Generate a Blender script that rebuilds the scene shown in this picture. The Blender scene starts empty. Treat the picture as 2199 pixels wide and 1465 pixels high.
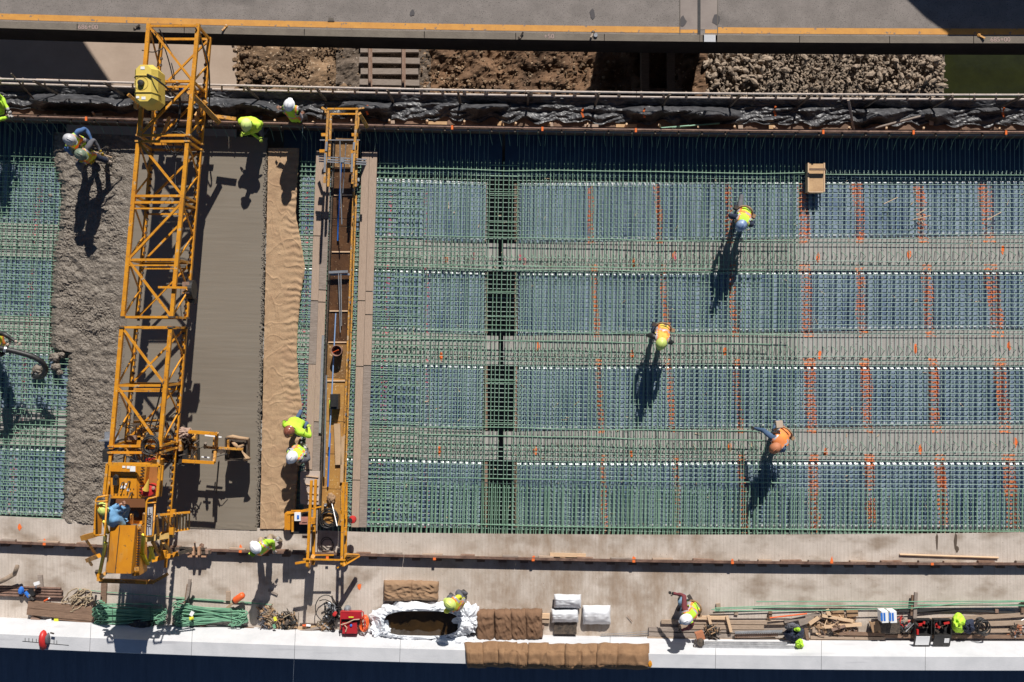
import bpy, bmesh, math, random
from mathutils import Vector, Matrix, noise
random.seed(7)
R = math.radians
SC = bpy.context.scene
COL = SC.collection
# ---------------------------------------------------------------- camera, sky, sun, exposure
H = 25.0            # camera height above the finished deck, metres
S = 85.0            # photograph pixels per metre on the deck
CX, CY = 1099.5, 732.5
cam = bpy.data.cameras.new('camera'); co = bpy.data.objects.new('camera', cam); COL.objects.link(co)
co.location = (0, 0, H); co.rotation_euler = (0, 0, 0)
cam.sensor_width = 36; cam.lens = 36 * H / (2199 / S); cam.clip_start = .5; cam.clip_end = 600
SC.camera = co
SUN_EL, SUN_AZ = 35.0, 11.0     # sun to the top of the picture, a little to the right
w = bpy.data.worlds.new('World'); SC.world = w; w.use_nodes = True
nt = w.node_tree; bg = nt.nodes['Background']
sky = nt.nodes.new('ShaderNodeTexSky'); sky.sky_type = 'NISHITA'; sky.sun_disc = False
sky.sun_elevation = R(SUN_EL); sky.sun_rotation = R(SUN_AZ); sky.air_density = .6; sky.dust_density = .1; sky.ozone_density = 2.0
nt.links.new(sky.outputs[0], bg.inputs[0]); bg.inputs[1].default_value = .05
sl = bpy.data.lights.new('sun', 'SUN'); sl.energy = 5.0; sl.angle = R(.5); sl.color = (1, .955, .89)
so = bpy.data.objects.new('sun', sl); COL.objects.link(so); so.location = (5, 30, 30)
sd = Vector((math.sin(R(SUN_AZ)) * math.cos(R(SUN_EL)), math.cos(R(SUN_AZ)) * math.cos(R(SUN_EL)), math.sin(R(SUN_EL))))
so.rotation_euler = sd.to_track_quat('Z', 'Y').to_euler()
SC.view_settings.view_transform = 'Standard'; SC.view_settings.look = 'None'
SC.view_settings.exposure = 0.3; SC.view_settings.gamma = 1; SC.view_settings.use_curve_mapping = False
SC.cycles.max_bounces = 5; SC.cycles.diffuse_bounces = 3
# ---------------------------------------------------------------- coordinates
def P(px, py, z=0.0):
    k = (H - z) / H / S
    return Vector(((px - CX) * k, (CY - py) * k, z))
def amp(v): return 31 + .0139 * v
def g(u, v): return -amp(v) * (1 - u / 2199) ** 2
def gp(u, v): return 2 * amp(v) * (1 - u / 2199) / 2199
def C(u, v, z=0.0):             # the bridge curves: u along it, v across it
    return P(u - gp(u, v) * (v - 732), v + g(u, v), z)
def interp(t, x):
    if x <= t[0][0]: return t[0][1]
    for (a, b), (c, d) in zip(t, t[1:]):
        if x <= c: return b + (d - b) * (x - a) / (c - a)
    return t[-1][1]
def rnd(a, b): return random.uniform(a, b)
# ---------------------------------------------------------------- materials
def nodes_of(m): return m.node_tree.nodes, m.node_tree.links
def mk_paint_group():
    gr = bpy.data.node_groups.new('paint_marks', 'ShaderNodeTree')
    gr.interface.new_socket('orange', in_out='OUTPUT', socket_type='NodeSocketFloat')
    gr.interface.new_socket('pink', in_out='OUTPUT', socket_type='NodeSocketFloat')
    n, l = gr.nodes, gr.links
    out = n.new('NodeGroupOutput'); geo = n.new('ShaderNodeNewGeometry'); sep = n.new('ShaderNodeSeparateXYZ')
    l.new(geo.outputs['Position'], sep.inputs[0])
    def M(op, a, b=None, c=None):
        x = n.new('ShaderNodeMath'); x.operation = op
        for i, q in enumerate((a, b, c)):
            if q is None: continue
            if isinstance(q, (int, float)): x.inputs[i].default_value = q
            else: l.new(q, x.inputs[i])
        return x.outputs[0]
    nz = n.new('ShaderNodeTexNoise'); nz.inputs['Scale'].default_value = 17; nz.inputs['Detail'].default_value = 4
    pm_ = n.new('ShaderNodeMapping'); pm_.inputs['Scale'].default_value = (.8, 1.7, 1); l.new(geo.outputs['Position'], pm_.inputs[0]); l.new(pm_.outputs[0], nz.inputs['Vector'])
    wob = n.new('ShaderNodeTexNoise'); wob.inputs['Scale'].default_value = 1.3; l.new(geo.outputs['Position'], wob.inputs['Vector'])
    wv = M('MULTIPLY', M('SUBTRACT', wob.outputs[0], .5), .22); big = n.new('ShaderNodeTexNoise'); big.inputs['Scale'].default_value = 2.4; l.new(geo.outputs['Position'], big.inputs['Vector'])
    def lines(tab, width):
        acc = None
        for (x4, x11, ww) in tab:
            X4, X11 = (x4 - CX) / S, (x11 - CX) / S
            Y4, Y11 = (CY - 400) / S, (CY - 1100) / S
            b = (X11 - X4) / (Y11 - Y4); a = X4 - b * Y4
            d = M('ABSOLUTE', M('SUBTRACT', M('SUBTRACT', sep.outputs[0], wv), M('MULTIPLY_ADD', sep.outputs[1], b, a)))
            k = M('LESS_THAN', d, width * ww)
            acc = k if acc is None else M('MAXIMUM', acc, k)
        return acc
    o = lines([(1268, 1302, .7), (1413, 1458, .7), (1566, 1602, .8), (1728, 1755, 1.25), (1847, 1877, 1.15), (1982, 2033, 1.2), (2122, 2185, 1.55)], .105)
    p = lines([(838, 812, 1), (915, 915, .5), (655, 650, .8), (76, 14, 1), (958, 905, 0.01)], .08)
    ys = M('MULTIPLY', M('LESS_THAN', sep.outputs[1], 4.0), M('GREATER_THAN', sep.outputs[1], -4.9))
    for yc in (2.22, -.17, -2.62): ys = M('MULTIPLY', ys, M('GREATER_THAN', M('ABSOLUTE', M('SUBTRACT', sep.outputs[1], yc)), .27))
    row = M('GREATER_THAN', M('SINE', M('MULTIPLY_ADD', sep.outputs[1], 54.6, M('MULTIPLY', big.outputs[0], 5.0))), -.45)
    ys = M('MULTIPLY', ys, row)
    thr = M('GREATER_THAN', M('ADD', nz.outputs[0], M('MULTIPLY', M('SUBTRACT', big.outputs[0], .5), .40)), .485); thr2 = M('GREATER_THAN', nz.outputs[0], .57)
    l.new(M('MULTIPLY', M('MULTIPLY', o, thr), ys), out.inputs['orange'])
    l.new(M('MULTIPLY', M('MULTIPLY', p, thr2), ys), out.inputs['pink'])
    return gr
PAINT = mk_paint_group()
MATS = {}
def mat(name, col, rough=.8, metal=0.0, col2=None, scale=3.0, bump=0.0, bscale=40.0, paint=False, grain=None, amt=1.0, detail=6.0, streak=None, speck=None):
    if name in MATS: return MATS[name]
    m = bpy.data.materials.new(name); m.use_nodes = True
    n, l = nodes_of(m); b = n['Principled BSDF']
    b.inputs['Roughness'].default_value = rough; b.inputs['Metallic'].default_value = metal
    c4 = lambda c: (c[0], c[1], c[2], 1)
    tc = n.new('ShaderNodeTexCoord'); vec = tc.outputs['Object']
    geo = n.new('ShaderNodeNewGeometry')
    if grain:
        mp = n.new('ShaderNodeMapping'); mp.inputs['Scale'].default_value = grain; l.new(vec, mp.inputs[0]); vec = mp.outputs[0]
    cur = None
    if col2 is not None:
        nz = n.new('ShaderNodeTexNoise'); nz.inputs['Scale'].default_value = scale; nz.inputs['Detail'].default_value = detail; nz.inputs['Roughness'].default_value = .65
        l.new(vec, nz.inputs['Vector'])
        rp = n.new('ShaderNodeValToRGB'); rp.color_ramp.elements[0].position = .34; rp.color_ramp.elements[1].position = .66
        rp.color_ramp.elements[0].color = c4(col2); rp.color_ramp.elements[1].color = c4(col)
        l.new(nz.outputs[0], rp.inputs[0]); cur = rp.outputs[0]
    else:
        rg = n.new('ShaderNodeRGB'); rg.outputs[0].default_value = c4(col); cur = rg.outputs[0]
    def mix(fac, a, bcol, mode='MIX'):
        mx = n.new('ShaderNodeMix'); mx.data_type = 'RGBA'; mx.blend_type = mode
        if isinstance(fac, float): mx.inputs[0].default_value = fac
        else: l.new(fac, mx.inputs[0])
        l.new(a, mx.inputs[6])
        if isinstance(bcol, tuple): mx.inputs[7].default_value = c4(bcol)
        else: l.new(bcol, mx.inputs[7])
        return mx.outputs[2]
    if streak:       # (colour, mapping scale, noise scale, threshold lo, hi)
        sc_, mscale, ns, lo, hi = streak
        mp = n.new('ShaderNodeMapping'); mp.inputs['Scale'].default_value = mscale; l.new(tc.outputs['Object'], mp.inputs[0])
        nz = n.new('ShaderNodeTexNoise'); nz.inputs['Scale'].default_value = ns; nz.inputs['Detail'].default_value = 5; l.new(mp.outputs[0], nz.inputs['Vector'])
        mr = n.new('ShaderNodeMapRange'); mr.inputs[1].default_value = lo; mr.inputs[2].default_value = hi; l.new(nz.outputs[0], mr.inputs[0])
        cur = mix(mr.outputs[0], cur, sc_)
    if speck:        # (colour, scale, threshold)
        nz = n.new('ShaderNodeTexNoise'); nz.inputs['Scale'].default_value = speck[1]; nz.inputs['Detail'].default_value = 2; l.new(tc.outputs['Object'], nz.inputs['Vector'])
        mr = n.new('ShaderNodeMapRange'); mr.inputs[1].default_value = speck[2]; mr.inputs[2].default_value = speck[2] + .06; l.new(nz.outputs[0], mr.inputs[0])
        cur = mix(mr.outputs[0], cur, speck[0])
    if paint:
        gn = n.new('ShaderNodeGroup'); gn.node_tree = PAINT
        cur = mix(gn.outputs['orange'], cur, (.84, .25, .085)); cur = mix(gn.outputs['pink'], cur, (.70, .10, .14))
    l.new(cur, b.inputs['Base Color'])
    if bump:
        nz = n.new('ShaderNodeTexNoise'); nz.inputs['Scale'].default_value = bscale; nz.inputs['Detail'].default_value = 5; l.new(vec, nz.inputs['Vector'])
        bm = n.new('ShaderNodeBump'); bm.inputs['Strength'].default_value = bump; bm.inputs['Distance'].default_value = .02
        l.new(nz.outputs[0], bm.inputs['Height']); l.new(bm.outputs[0], b.inputs['Normal'])
    MATS[name] = m; return m
YEL = mat('yellow_machine_paint', (.70, .30, .014), .45, 0, (.50, .20, .015), 3.5, .2, 60, speck=((.26, .12, .04), 17, .63), streak=((.46, .34, .20), (1, 1, 1), 7, .63, .72))
YEL2 = mat('weathered_yellow_paint', (.62, .30, .04), .6, 0, (.38, .18, .045), 6, .25, 50, speck=((.15, .08, .04), 22, .58), streak=((.42, .33, .24), (1, 1, 1), 9, .58, .68))
ORP = mat('engine_cover_paint', (.66, .27, .014), .4, 0, (.55, .21, .015), 2.5, .06, 20, speck=((.32, .15, .04), 12, .66), streak=((.50, .30, .10), (1, .6, 1), 3, .60, .85))
BLK = mat('black_rubber', (.012, .012, .014), .5, 0, (.03, .028, .026), 8, .2, 60)
DRK = mat('dark_greasy_steel', (.05, .045, .04), .5, .4, (.16, .12, .09), 9, .5, 40)
STL = mat('galvanised_steel', (.42, .44, .47), .4, .6, (.30, .31, .33), 7, .1, 50)
ALU = mat('aluminium', (.62, .62, .62), .35, .6, (.42, .42, .43), 6, .1, 60)
RUST = mat('rusty_steel', (.20, .11, .07), .8, .2, (.32, .22, .17), 5, .4, 60)
PIPE = mat('brown_rusted_pipe', (.25, .15, .11), .7, .2, (.10, .055, .04), 6, .3, 50)
GRN = mat('green_epoxy_bar', (.245, .39, .275), .5, 0, (.135, .25, .17), 3, 0, 40)
GRN3 = mat('pale_green_bar', (.38, .50, .43), .5, 0, (.24, .35, .29), 3, 0, 40, paint=True)
OBJV = 1
GRN2 = mat('green_epoxy_bundle', (.19, .39, .25), .5, 0, (.11, .27, .17), 4)
SIP = mat('galvanised_deck_sheet', (.38, .455, .54), .42, .35, (.165, .24, .335), 11, .25, 30, paint=True, streak=((.13, .19, .30), (1, .5, 1), 1.4, .47, .68))
SIPEDGE = mat('painted_sheet_glint', (.75, .78, .80), .35, .2)  # sunlit, glinting sheet ends painted as a brighter metal
WOOD = mat('weathered_plank_wood', (.44, .33, .25), .85, 0, (.33, .24, .18), 6, .3, 30, grain=(14, 1, 14))
WOODX = mat('weathered_beam_wood', (.42, .32, .24), .85, 0, (.28, .20, .14), 6, .3, 30, grain=(1, 14, 14))
WOODL = mat('fresh_pale_wood', (.66, .47, .30), .8, 0, (.55, .37, .23), 6, .2, 30, grain=(1, 9, 9))
WOODG = mat('grey_old_wood', (.34, .28, .24), .9, 0, (.20, .16, .13), 6, .3, 30, grain=(1, 10, 10))
WOODD = mat('dark_brown_timber', (.24, .15, .10), .85, 0, (.14, .085, .055), 5, .3, 30, grain=(1, 9, 9))
PLYD = mat('wet_brown_plywood', (.11, .052, .022), .35, 0, (.05, .024, .012), 3.5, .3, 26, speck=((.40, .28, .16), 26, .68))
PLYG = mat('golden_plywood', (.42, .22, .05), .7, 0, (.33, .16, .04), 4, .2, 30, speck=((.55, .36, .16), 18, .62))
PLYT = mat('tan_plywood', (.58, .38, .20), .8, 0, (.44, .27, .14), 4, .2, 30)
PLYF = mat('form_plywood', (.22, .13, .085), .85, 0, (.09, .055, .035), 3, .3, 20)
def slab_mat():
    m = mat('grooved_slab_concrete', (.56, .49, .43), .9, 0, (.43, .37, .315), 1.6, 0, 40,
            streak=((.25, .19, .14), (.8, 1.3, 1), 1.7, .50, .74), speck=((.20, .15, .11), 26, .69))
    n, l = nodes_of(m); b = n['Principled BSDF']
    geo = n.new('ShaderNodeNewGeometry')
    sx = n.new('ShaderNodeSeparateXYZ'); l.new(geo.outputs['Position'], sx.inputs[0])
    m1 = n.new('ShaderNodeMapRange'); m1.interpolation_type = 'SMOOTHSTEP'; m1.inputs[1].default_value = -3.2; m1.inputs[2].default_value = .8; l.new(sx.outputs[0], m1.inputs[0])
    m2 = n.new('ShaderNodeMapRange'); m2.interpolation_type = 'SMOOTHSTEP'; m2.inputs[1].default_value = 5.1; m2.inputs[2].default_value = 4.6; l.new(sx.outputs[0], m2.inputs[0])
    mp = n.new('ShaderNodeMapping'); mp.inputs['Scale'].default_value = (1.6, .7, 1); l.new(geo.outputs['Position'], mp.inputs[0])
    ns = n.new('ShaderNodeTexNoise'); ns.inputs['Scale'].default_value = 1.5; ns.inputs['Detail'].default_value = 6; ns.inputs['Roughness'].default_value = .65; l.new(mp.outputs[0], ns.inputs['Vector'])
    m3 = n.new('ShaderNodeMapRange'); m3.inputs[1].default_value = .38; m3.inputs[2].default_value = .68; l.new(ns.outputs[0], m3.inputs[0])
    q1 = n.new('ShaderNodeMath'); q1.operation = 'MULTIPLY'; l.new(m1.outputs[0], q1.inputs[0]); l.new(m2.outputs[0], q1.inputs[1])
    q2 = n.new('ShaderNodeMath'); q2.operation = 'MULTIPLY'; l.new(q1.outputs[0], q2.inputs[0]); l.new(m3.outputs[0], q2.inputs[1])
    q3 = n.new('ShaderNodeMath'); q3.operation = 'MULTIPLY'; q3.inputs[1].default_value = .95; l.new(q2.outputs[0], q3.inputs[0])
    # fine tined grooves hold dirt
    wg = n.new('ShaderNodeTexNoise'); wg.inputs['Scale'].default_value = 1; wg.inputs['Detail'].default_value = 3; mg = n.new('ShaderNodeMapping'); mg.inputs['Scale'].default_value = (34, .8, 1); l.new(geo.outputs['Position'], mg.inputs[0]); l.new(mg.outputs[0], wg.inputs['Vector'])
    mw = n.new('ShaderNodeMapRange'); mw.inputs[1].default_value = .5; mw.inputs[2].default_value = .8; mw.inputs[4].default_value = .55; l.new(wg.outputs[0], mw.inputs[0])
    src = b.inputs['Base Color'].links[0].from_socket
    x1 = n.new('ShaderNodeMix'); x1.data_type = 'RGBA'; l.new(q3.outputs[0], x1.inputs[0]); l.new(src, x1.inputs[6]); x1.inputs[7].default_value = (.27, .195, .135, 1)
    x2 = n.new('ShaderNodeMix'); x2.data_type = 'RGBA'; l.new(mw.outputs[0], x2.inputs[0]); l.new(x1.outputs[2], x2.inputs[6]); x2.inputs[7].default_value = (.34, .27, .215, 1)
    l.new(x2.outputs[2], b.inputs['Base Color'])
    wv = n.new('ShaderNodeTexWave'); wv.bands_direction = 'X'
    wv.inputs['Scale'].default_value = 3.6; wv.inputs['Distortion'].default_value = .5; wv.inputs['Detail'].default_value = 2; wv.inputs['Detail Scale'].default_value = 3
    l.new(geo.outputs['Position'], wv.inputs['Vector'])
    nz = n.new('ShaderNodeTexNoise'); nz.inputs['Scale'].default_value = 30; nz.inputs['Detail'].default_value = 5; l.new(geo.outputs['Position'], nz.inputs['Vector'])
    ad = n.new('ShaderNodeMath'); ad.operation = 'MULTIPLY_ADD'; ad.inputs[1].default_value = .55; l.new(wv.outputs[1], ad.inputs[0]); l.new(nz.outputs[0], ad.inputs[2])
    bm = n.new('ShaderNodeBump'); bm.inputs['Strength'].default_value = .45; bm.inputs['Distance'].default_value = .012
    l.new(ad.outputs[0], bm.inputs['Height']); l.new(bm.outputs[0], b.inputs['Normal'])
    return m
SLAB = slab_mat()
BARR = mat('new_white_concrete', (.57, .57, .585), .8, 0, (.49, .495, .51), 2.2, .12, 30, streak=((.40, .40, .42), (.25, 3, 1), 3, .6, .8))
ROADM = mat('worn_road_concrete', (.245, .215, .195), .9, 0, (.185, .162, .146), 2.4, .35, 60, speck=((.10, .088, .08), 42, .60), streak=((.13, .115, .105), (.3, 1, 1), 1.6, .60, .80))
KERBM = mat('kerb_concrete', (.20, .17, .135), .9, 0, (.15, .125, .10), 3, .3, 30)
YLINE = mat('yellow_road_paint', (.62, .30, .06), .7, 0, (.52, .24, .05), 5, .2, 60, speck=((.22, .16, .12), 9, .64))
GIRD = mat('girder_flange_concrete', (.40, .38, .355), .9, 0, (.30, .28, .26), 4, .3, 50, paint=True, grain=(3, .6, 1))
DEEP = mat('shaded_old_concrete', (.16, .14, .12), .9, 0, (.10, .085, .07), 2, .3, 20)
NAVY = mat('shade_blue_form_sheet', (.05, .095, .14), .55, .2, (.03, .06, .10), 2, .15, 20)  # navy colour stands for the sky-lit shade on the overhang form
WET = mat('smooth_wet_concrete', (.218, .188, .150), .42, 0, (.205, .173, .134), 1.0, .10, 8, grain=(.35, 7, 1), streak=((.175, .148, .115), (.5, .6, 1), .7, .50, .85))
ROUGHC = mat('rough_fresh_concrete', (.222, .190, .155), .5, 0, (.145, .12, .095), 9, 1.0, 42, speck=((.13, .10, .08), 50, .60))
BURL = mat('tan_wet_burlap', (.47, .32, .19), .95, 0, (.37, .24, .14), 2.2, .5, 90, streak=((.33, .20, .12), (1, 1, 1), 1.2, .55, .75), speck=((.36, .22, .13), 60, .60))
BURB = mat('brown_burlap', (.195, .11, .062), .95, 0, (.125, .068, .038), 3, .3, 120)
BLKP = mat('black_plastic_sheet', (.085, .085, .09), .44, 0, (.03, .03, .033), 5, .25, 10)
WHTP = mat('white_plastic_sheet', (.74, .76, .79), .45, 0, (.64, .67, .71), 4, .1, 8)
WHITE = mat('white_paint', (.78, .78, .78), .5)
HAZL = mat('lime_fabric', (.50, .80, .05), .8, 0, (.40, .68, .04), 10, .2, 30)
HAZY = mat('yellow_fabric', (.78, .76, .05), .8, 0, (.62, .62, .04), 10, .2, 30)
HAZO = mat('orange_band_fabric', (.85, .25, .05), .8)
SILV = mat('reflective_grey_tape', (.38, .36, .38), .4)
SKIN = mat('skin', (.40, .22, .15), .6)
NAVF = mat('navy_fabric', (.025, .035, .07), .9, 0, (.015, .02, .04), 9)
BLUF = mat('light_blue_shirt', (.18, .38, .62), .85, 0, (.13, .30, .52), 8, .3, 20)
JEAN = mat('blue_jeans', (.07, .12, .22), .9, 0, (.05, .09, .16), 9)
KHAK = mat('khaki_fabric', (.42, .32, .22), .9, 0, (.30, .23, .16), 9)
GREY = mat('grey_fabric', (.12, .12, .14), .9, 0, (.08, .08, .09), 9)
MARO = mat('maroon_fabric', (.16, .035, .04), .9)
BOOT = mat('dark_boot_leather', (.05, .04, .035), .8)
GLOV = mat('pale_glove', (.45, .42, .40), .8)
RED = mat('red_paint', (.55, .035, .03), .4, 0, (.42, .02, .02), 4)
ORNG = mat('orange_plastic', (.80, .14, .03), .5, 0, (.66, .10, .02), 5)
BLUE = mat('blue_plastic', (.03, .16, .55), .4)
TANKM = mat('pale_yellow_polyethylene', (.72, .55, .12), .5, 0, (.66, .48, .09), 3, .05, 20)
CARD = mat('brown_cardboard', (.36, .23, .13), .9, 0, (.26, .16, .09), 6)
ROPE = mat('tan_rope', (.42, .33, .22), .95, 0, (.28, .21, .14), 12, .3, 60)
DIRT = mat('brown_earth', (.20, .112, .06), .95, 0, (.065, .036, .02), 1.1, 1, 9, speck=((.42, .31, .2), 11, .66))
DIRT2 = mat('stony_brown_earth', (.26, .165, .095), .95, 0, (.085, .052, .03), 1.4, 1, 12, speck=((.52, .40, .28), 12, .62))
BALL = mat('dark_ballast', (.16, .12, .09), .95, 0, (.08, .06, .045), 6, 1, 16, speck=((.36, .30, .25), 13, .64))
PAVE = mat('beige_pavement', (.44, .34, .265), .9, 0, (.37, .28, .215), .8, .15, 10, streak=((.10, .075, .06), (1, 1, 1), .55, .66, .70))
ROCKM = mat('pale_riprap_stone', (.40, .315, .24), .9, 0, (.17, .125, .09), 2.6, .6, 9)
ROCKB = mat('riprap_bed', (.20, .16, .125), .95, 0, (.11, .085, .065), 4, 1, 10)
WATER = mat('green_river_water', (.026, .030, .010), .12, 0, (.016, .018, .008), .9, .25, 5)
POOLW = mat('brown_tub_water', (.045, .024, .008), .08, 0, (.02, .012, .005), 2)
PINKW = mat('faded_pink_lettering', (.42, .30, .27), .9)
ORM = mat('orange_marking_paint', (.80, .16, .03), .9)
PKM = mat('pink_marking_paint', (.75, .13, .20), .9)
# ---------------------------------------------------------------- mesh builder
class MB:
    def __init__(s): s.v = []; s.f = []; s.m = []; s.mi = 0; s.smooth = False
    def add(s, vs, fs):
        o = len(s.v); s.v += [Vector(q) for q in vs]; s.f += [tuple(o + i for i in f) for f in fs]; s.m += [s.mi] * len(fs); return s
    def box(s, c, sz, rz=0, M=None):
        x, y, z = sz[0] / 2, sz[1] / 2, sz[2] / 2
        vs = [Vector((a * x, b * y, cc * z)) for cc in (-1, 1) for b in (-1, 1) for a in (-1, 1)]
        Rm = M if M is not None else Matrix.Rotation(rz, 3, 'Z')
        c = Vector(c)
        return s.add([c + Rm @ q for q in vs], [(0, 2, 3, 1), (4, 5, 7, 6), (0, 1, 5, 4), (2, 6, 7, 3), (0, 4, 6, 2), (1, 3, 7, 5)])
    def bar(s, a, b, w_, h=None, roll=0):      # square bar from a to b
        a, b = Vector(a), Vector(b); h = h or w_; d = b - a
        if d.length < 1e-5: return s
        q = d.to_track_quat('X', 'Z').to_matrix() @ Matrix.Rotation(roll, 3, 'X')
        return s.box((a + b) / 2, (d.length, w_, h), M=q)
    def tube(s, pts, r, n=6, cap=True):
        pts = [Vector(p) for p in pts]; rr = r if isinstance(r, (list, tuple)) else [r] * len(pts)
        rings = []; up = None
        for i, p in enumerate(pts):
            d = (pts[min(i + 1, len(pts) - 1)] - pts[max(i - 1, 0)])
            if d.length < 1e-7: d = Vector((0, 0, 1))
            d.normalize()
            if up is None: up = d.orthogonal().normalized()
            up = (up - d * up.dot(d))
            if up.length < 1e-5: up = d.orthogonal()
            up.normalize(); sd_ = d.cross(up)
            rings.append([p + (up * math.cos(2 * math.pi * k / n) + sd_ * math.sin(2 * math.pi * k / n)) * rr[i] for k in range(n)])
        vs = [q for rg in rings for q in rg]; fs = []
        for i in range(len(pts) - 1):
            for k in range(n):
                k2 = (k + 1) % n; fs.append((i * n + k, i * n + k2, (i + 1) * n + k2, (i + 1) * n + k))
        if cap: fs.append(tuple(range(n - 1, -1, -1))); fs.append(tuple((len(pts) - 1) * n + k for k in range(n)))
        return s.add(vs, fs)
    def cyl(s, a, b, r, n=12): return s.tube([a, b], r, n)
    def prism(s, poly, z0, z1):      # poly: list of Vector (xy) ccw
        n = len(poly); vs = [Vector((p[0], p[1], z0)) for p in poly] + [Vector((p[0], p[1], z1)) for p in poly]
        ar = sum(poly[i][0] * poly[(i + 1) % n][1] - poly[(i + 1) % n][0] * poly[i][1] for i in range(n))
        fs = [tuple(range(n - 1, -1, -1)), tuple(range(n, 2 * n))] + [(i, (i + 1) % n, n + (i + 1) % n, n + i) for i in range(n)]
        if ar < 0: fs = [tuple(reversed(f)) for f in fs]
        return s.add(vs, fs)
    def grid(s, fn, nu, nv):
        vs = [fn(i / nu, j / nv) for j in range(nv + 1) for i in range(nu + 1)]
        fs = [(j * (nu + 1) + i, j * (nu + 1) + i + 1, (j + 1) * (nu + 1) + i + 1, (j + 1) * (nu + 1) + i) for j in range(nv) for i in range(nu)]
        return s.add(vs, fs)
    def lathe(s, c, prof, n=16, M=None, sx=1, sy=1):
        vs = []
        for (r, z) in prof:
            for k in range(n):
                q = Vector((r * sx * math.cos(2 * math.pi * k / n), r * sy * math.sin(2 * math.pi * k / n), z))
                vs.append(Vector(c) + (M @ q if M is not None else q))
        fs = [(i * n + k, i * n + (k + 1) % n, (i + 1) * n + (k + 1) % n, (i + 1) * n + k) for i in range(len(prof) - 1) for k in range(n)]
        return s.add(vs, fs)
    def rock(s, c, r, seed=None, sq=(1, 1, .7)):
        rs = random.Random(seed) if seed is not None else random
        t = (1 + 5 ** .5) / 2
        vs = [(-1, t, 0), (1, t, 0), (-1, -t, 0), (1, -t, 0), (0, -1, t), (0, 1, t), (0, -1, -t), (0, 1, -t), (t, 0, -1), (t, 0, 1), (-t, 0, -1), (-t, 0, 1)]
        fs = [(0, 11, 5), (0, 5, 1), (0, 1, 7), (0, 7, 10), (0, 10, 11), (1, 5, 9), (5, 11, 4), (11, 10, 2), (10, 7, 6), (7, 1, 8), (3, 9, 4), (3, 4, 2), (3, 2, 6), (3, 6, 8), (3, 8, 9), (4, 9, 5), (2, 4, 11), (6, 2, 10), (8, 6, 7), (9, 8, 1)]
        q = Matrix.Rotation(rs.uniform(0, 6.28), 3, 'Z')
        return s.add([Vector(c) + q @ Vector((x * sq[0], y * sq[1], z * sq[2])) * (r / 1.9) * rs.uniform(.75, 1.2) for x, y, z in vs], fs)
    def blob(s, c, r, seed=0, sq=(1, 1, .7), cr=.22, n=14, f=2.2):
        c = Vector(c); vs = []; fs = []
        for i in range(n + 1):
            t = math.pi * i / n
            for k in range(2 * n):
                p = 2 * math.pi * k / (2 * n); d = Vector((math.sin(t) * math.cos(p), math.sin(t) * math.sin(p), math.cos(t)))
                q = 1 + cr * noise.noise(d * f + Vector((seed * 3.1, 0, 0))) + cr * .8 * abs(noise.noise(d * f * 2.6 + Vector((0, seed * 1.7, 0))))
                vs.append(c + Vector((d.x * sq[0], d.y * sq[1], d.z * sq[2])) * r * q)
        for i in range(n):
            for k in range(2 * n): k2 = (k + 1) % (2 * n); fs.append((i * 2 * n + k, (i + 1) * 2 * n + k, (i + 1) * 2 * n + k2, i * 2 * n + k2))
        return s.add(vs, fs)
    def ribbon(s, prof, u0, u1, step=80, closed=True):   # prof: [(v or fn(u), z)] swept along the bridge curve
        n = max(1, int((u1 - u0) / step)); m = len(prof); vs = []
        for i in range(n + 1):
            u = u0 + (u1 - u0) * i / n
            for (v, z) in prof: vs.append(C(u, v(u) if callable(v) else v, z(u) if callable(z) else z))
        fs = []
        mm = m if closed else m - 1
        for i in range(n):
            for k in range(mm):
                k2 = (k + 1) % m; fs.append((i * m + k, i * m + k2, (i + 1) * m + k2, (i + 1) * m + k))
        if closed and m > 2: fs += [tuple(range(m - 1, -1, -1)), tuple(n * m + k for k in range(m))]
        return s.add(vs, fs)
OFF = {}
def link(name, me, parent=None, loc=(0, 0, 0), rot=None, scale=None):
    o = bpy.data.objects.new(name, me); COL.objects.link(o)
    if parent is not None: o.parent = parent
    o.location = loc
    if rot is not None: o.rotation_euler = rot
    if scale is not None: o.scale = scale
    return o
def to_mesh(mb, name, mats, off, smooth=False, fix=True):
    me = bpy.data.meshes.new(name)
    me.from_pydata([q - off for q in mb.v], [], mb.f)
    for q in (mats if isinstance(mats, (list, tuple)) else [mats]): me.materials.append(q)
    if isinstance(mats, (list, tuple)): me.polygons.foreach_set('material_index', mb.m)
    if fix:
        bm = bmesh.new(); bm.from_mesh(me); bmesh.ops.recalc_face_normals(bm, faces=bm.faces); bm.to_mesh(me); bm.free()
    if smooth: me.polygons.foreach_set('use_smooth', [True] * len(me.polygons))
    me.update(); return me
def part(mb, name, mats, parent, label=None, stuff=False, smooth=False, fix=True):
    off = OFF[parent.name]
    o = link(name, to_mesh(mb, name, mats, off, smooth, fix), parent); OFF[o.name] = off
    if label: o['label'] = label
    if stuff: o['kind'] = 'stuff'
    return o
def thing(name, label, cat, loc, group=None, rz=0):
    o = link(name, None, None, loc); o.empty_display_size = .2
    o['label'] = label; o['category'] = cat
    if group: o['group'] = group
    OFF[o.name] = Vector(loc); return o
def base_of(mb):
    xs = [q.x for q in mb.v]; ys = [q.y for q in mb.v]; zs = [q.z for q in mb.v]
    return Vector(((min(xs) + max(xs)) / 2, (min(ys) + max(ys)) / 2, min(zs)))
def solo(mb, name, mats, label, cat, group=None, kind=None, smooth=False, fix=True):
    off = base_of(mb)
    o = link(name, to_mesh(mb, name, mats, off, smooth, fix), None, off); OFF[o.name] = off
    if label: o['label'] = label
    if cat: o['category'] = cat
    if group: o['group'] = group
    if kind: o['kind'] = kind
    return o
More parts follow.
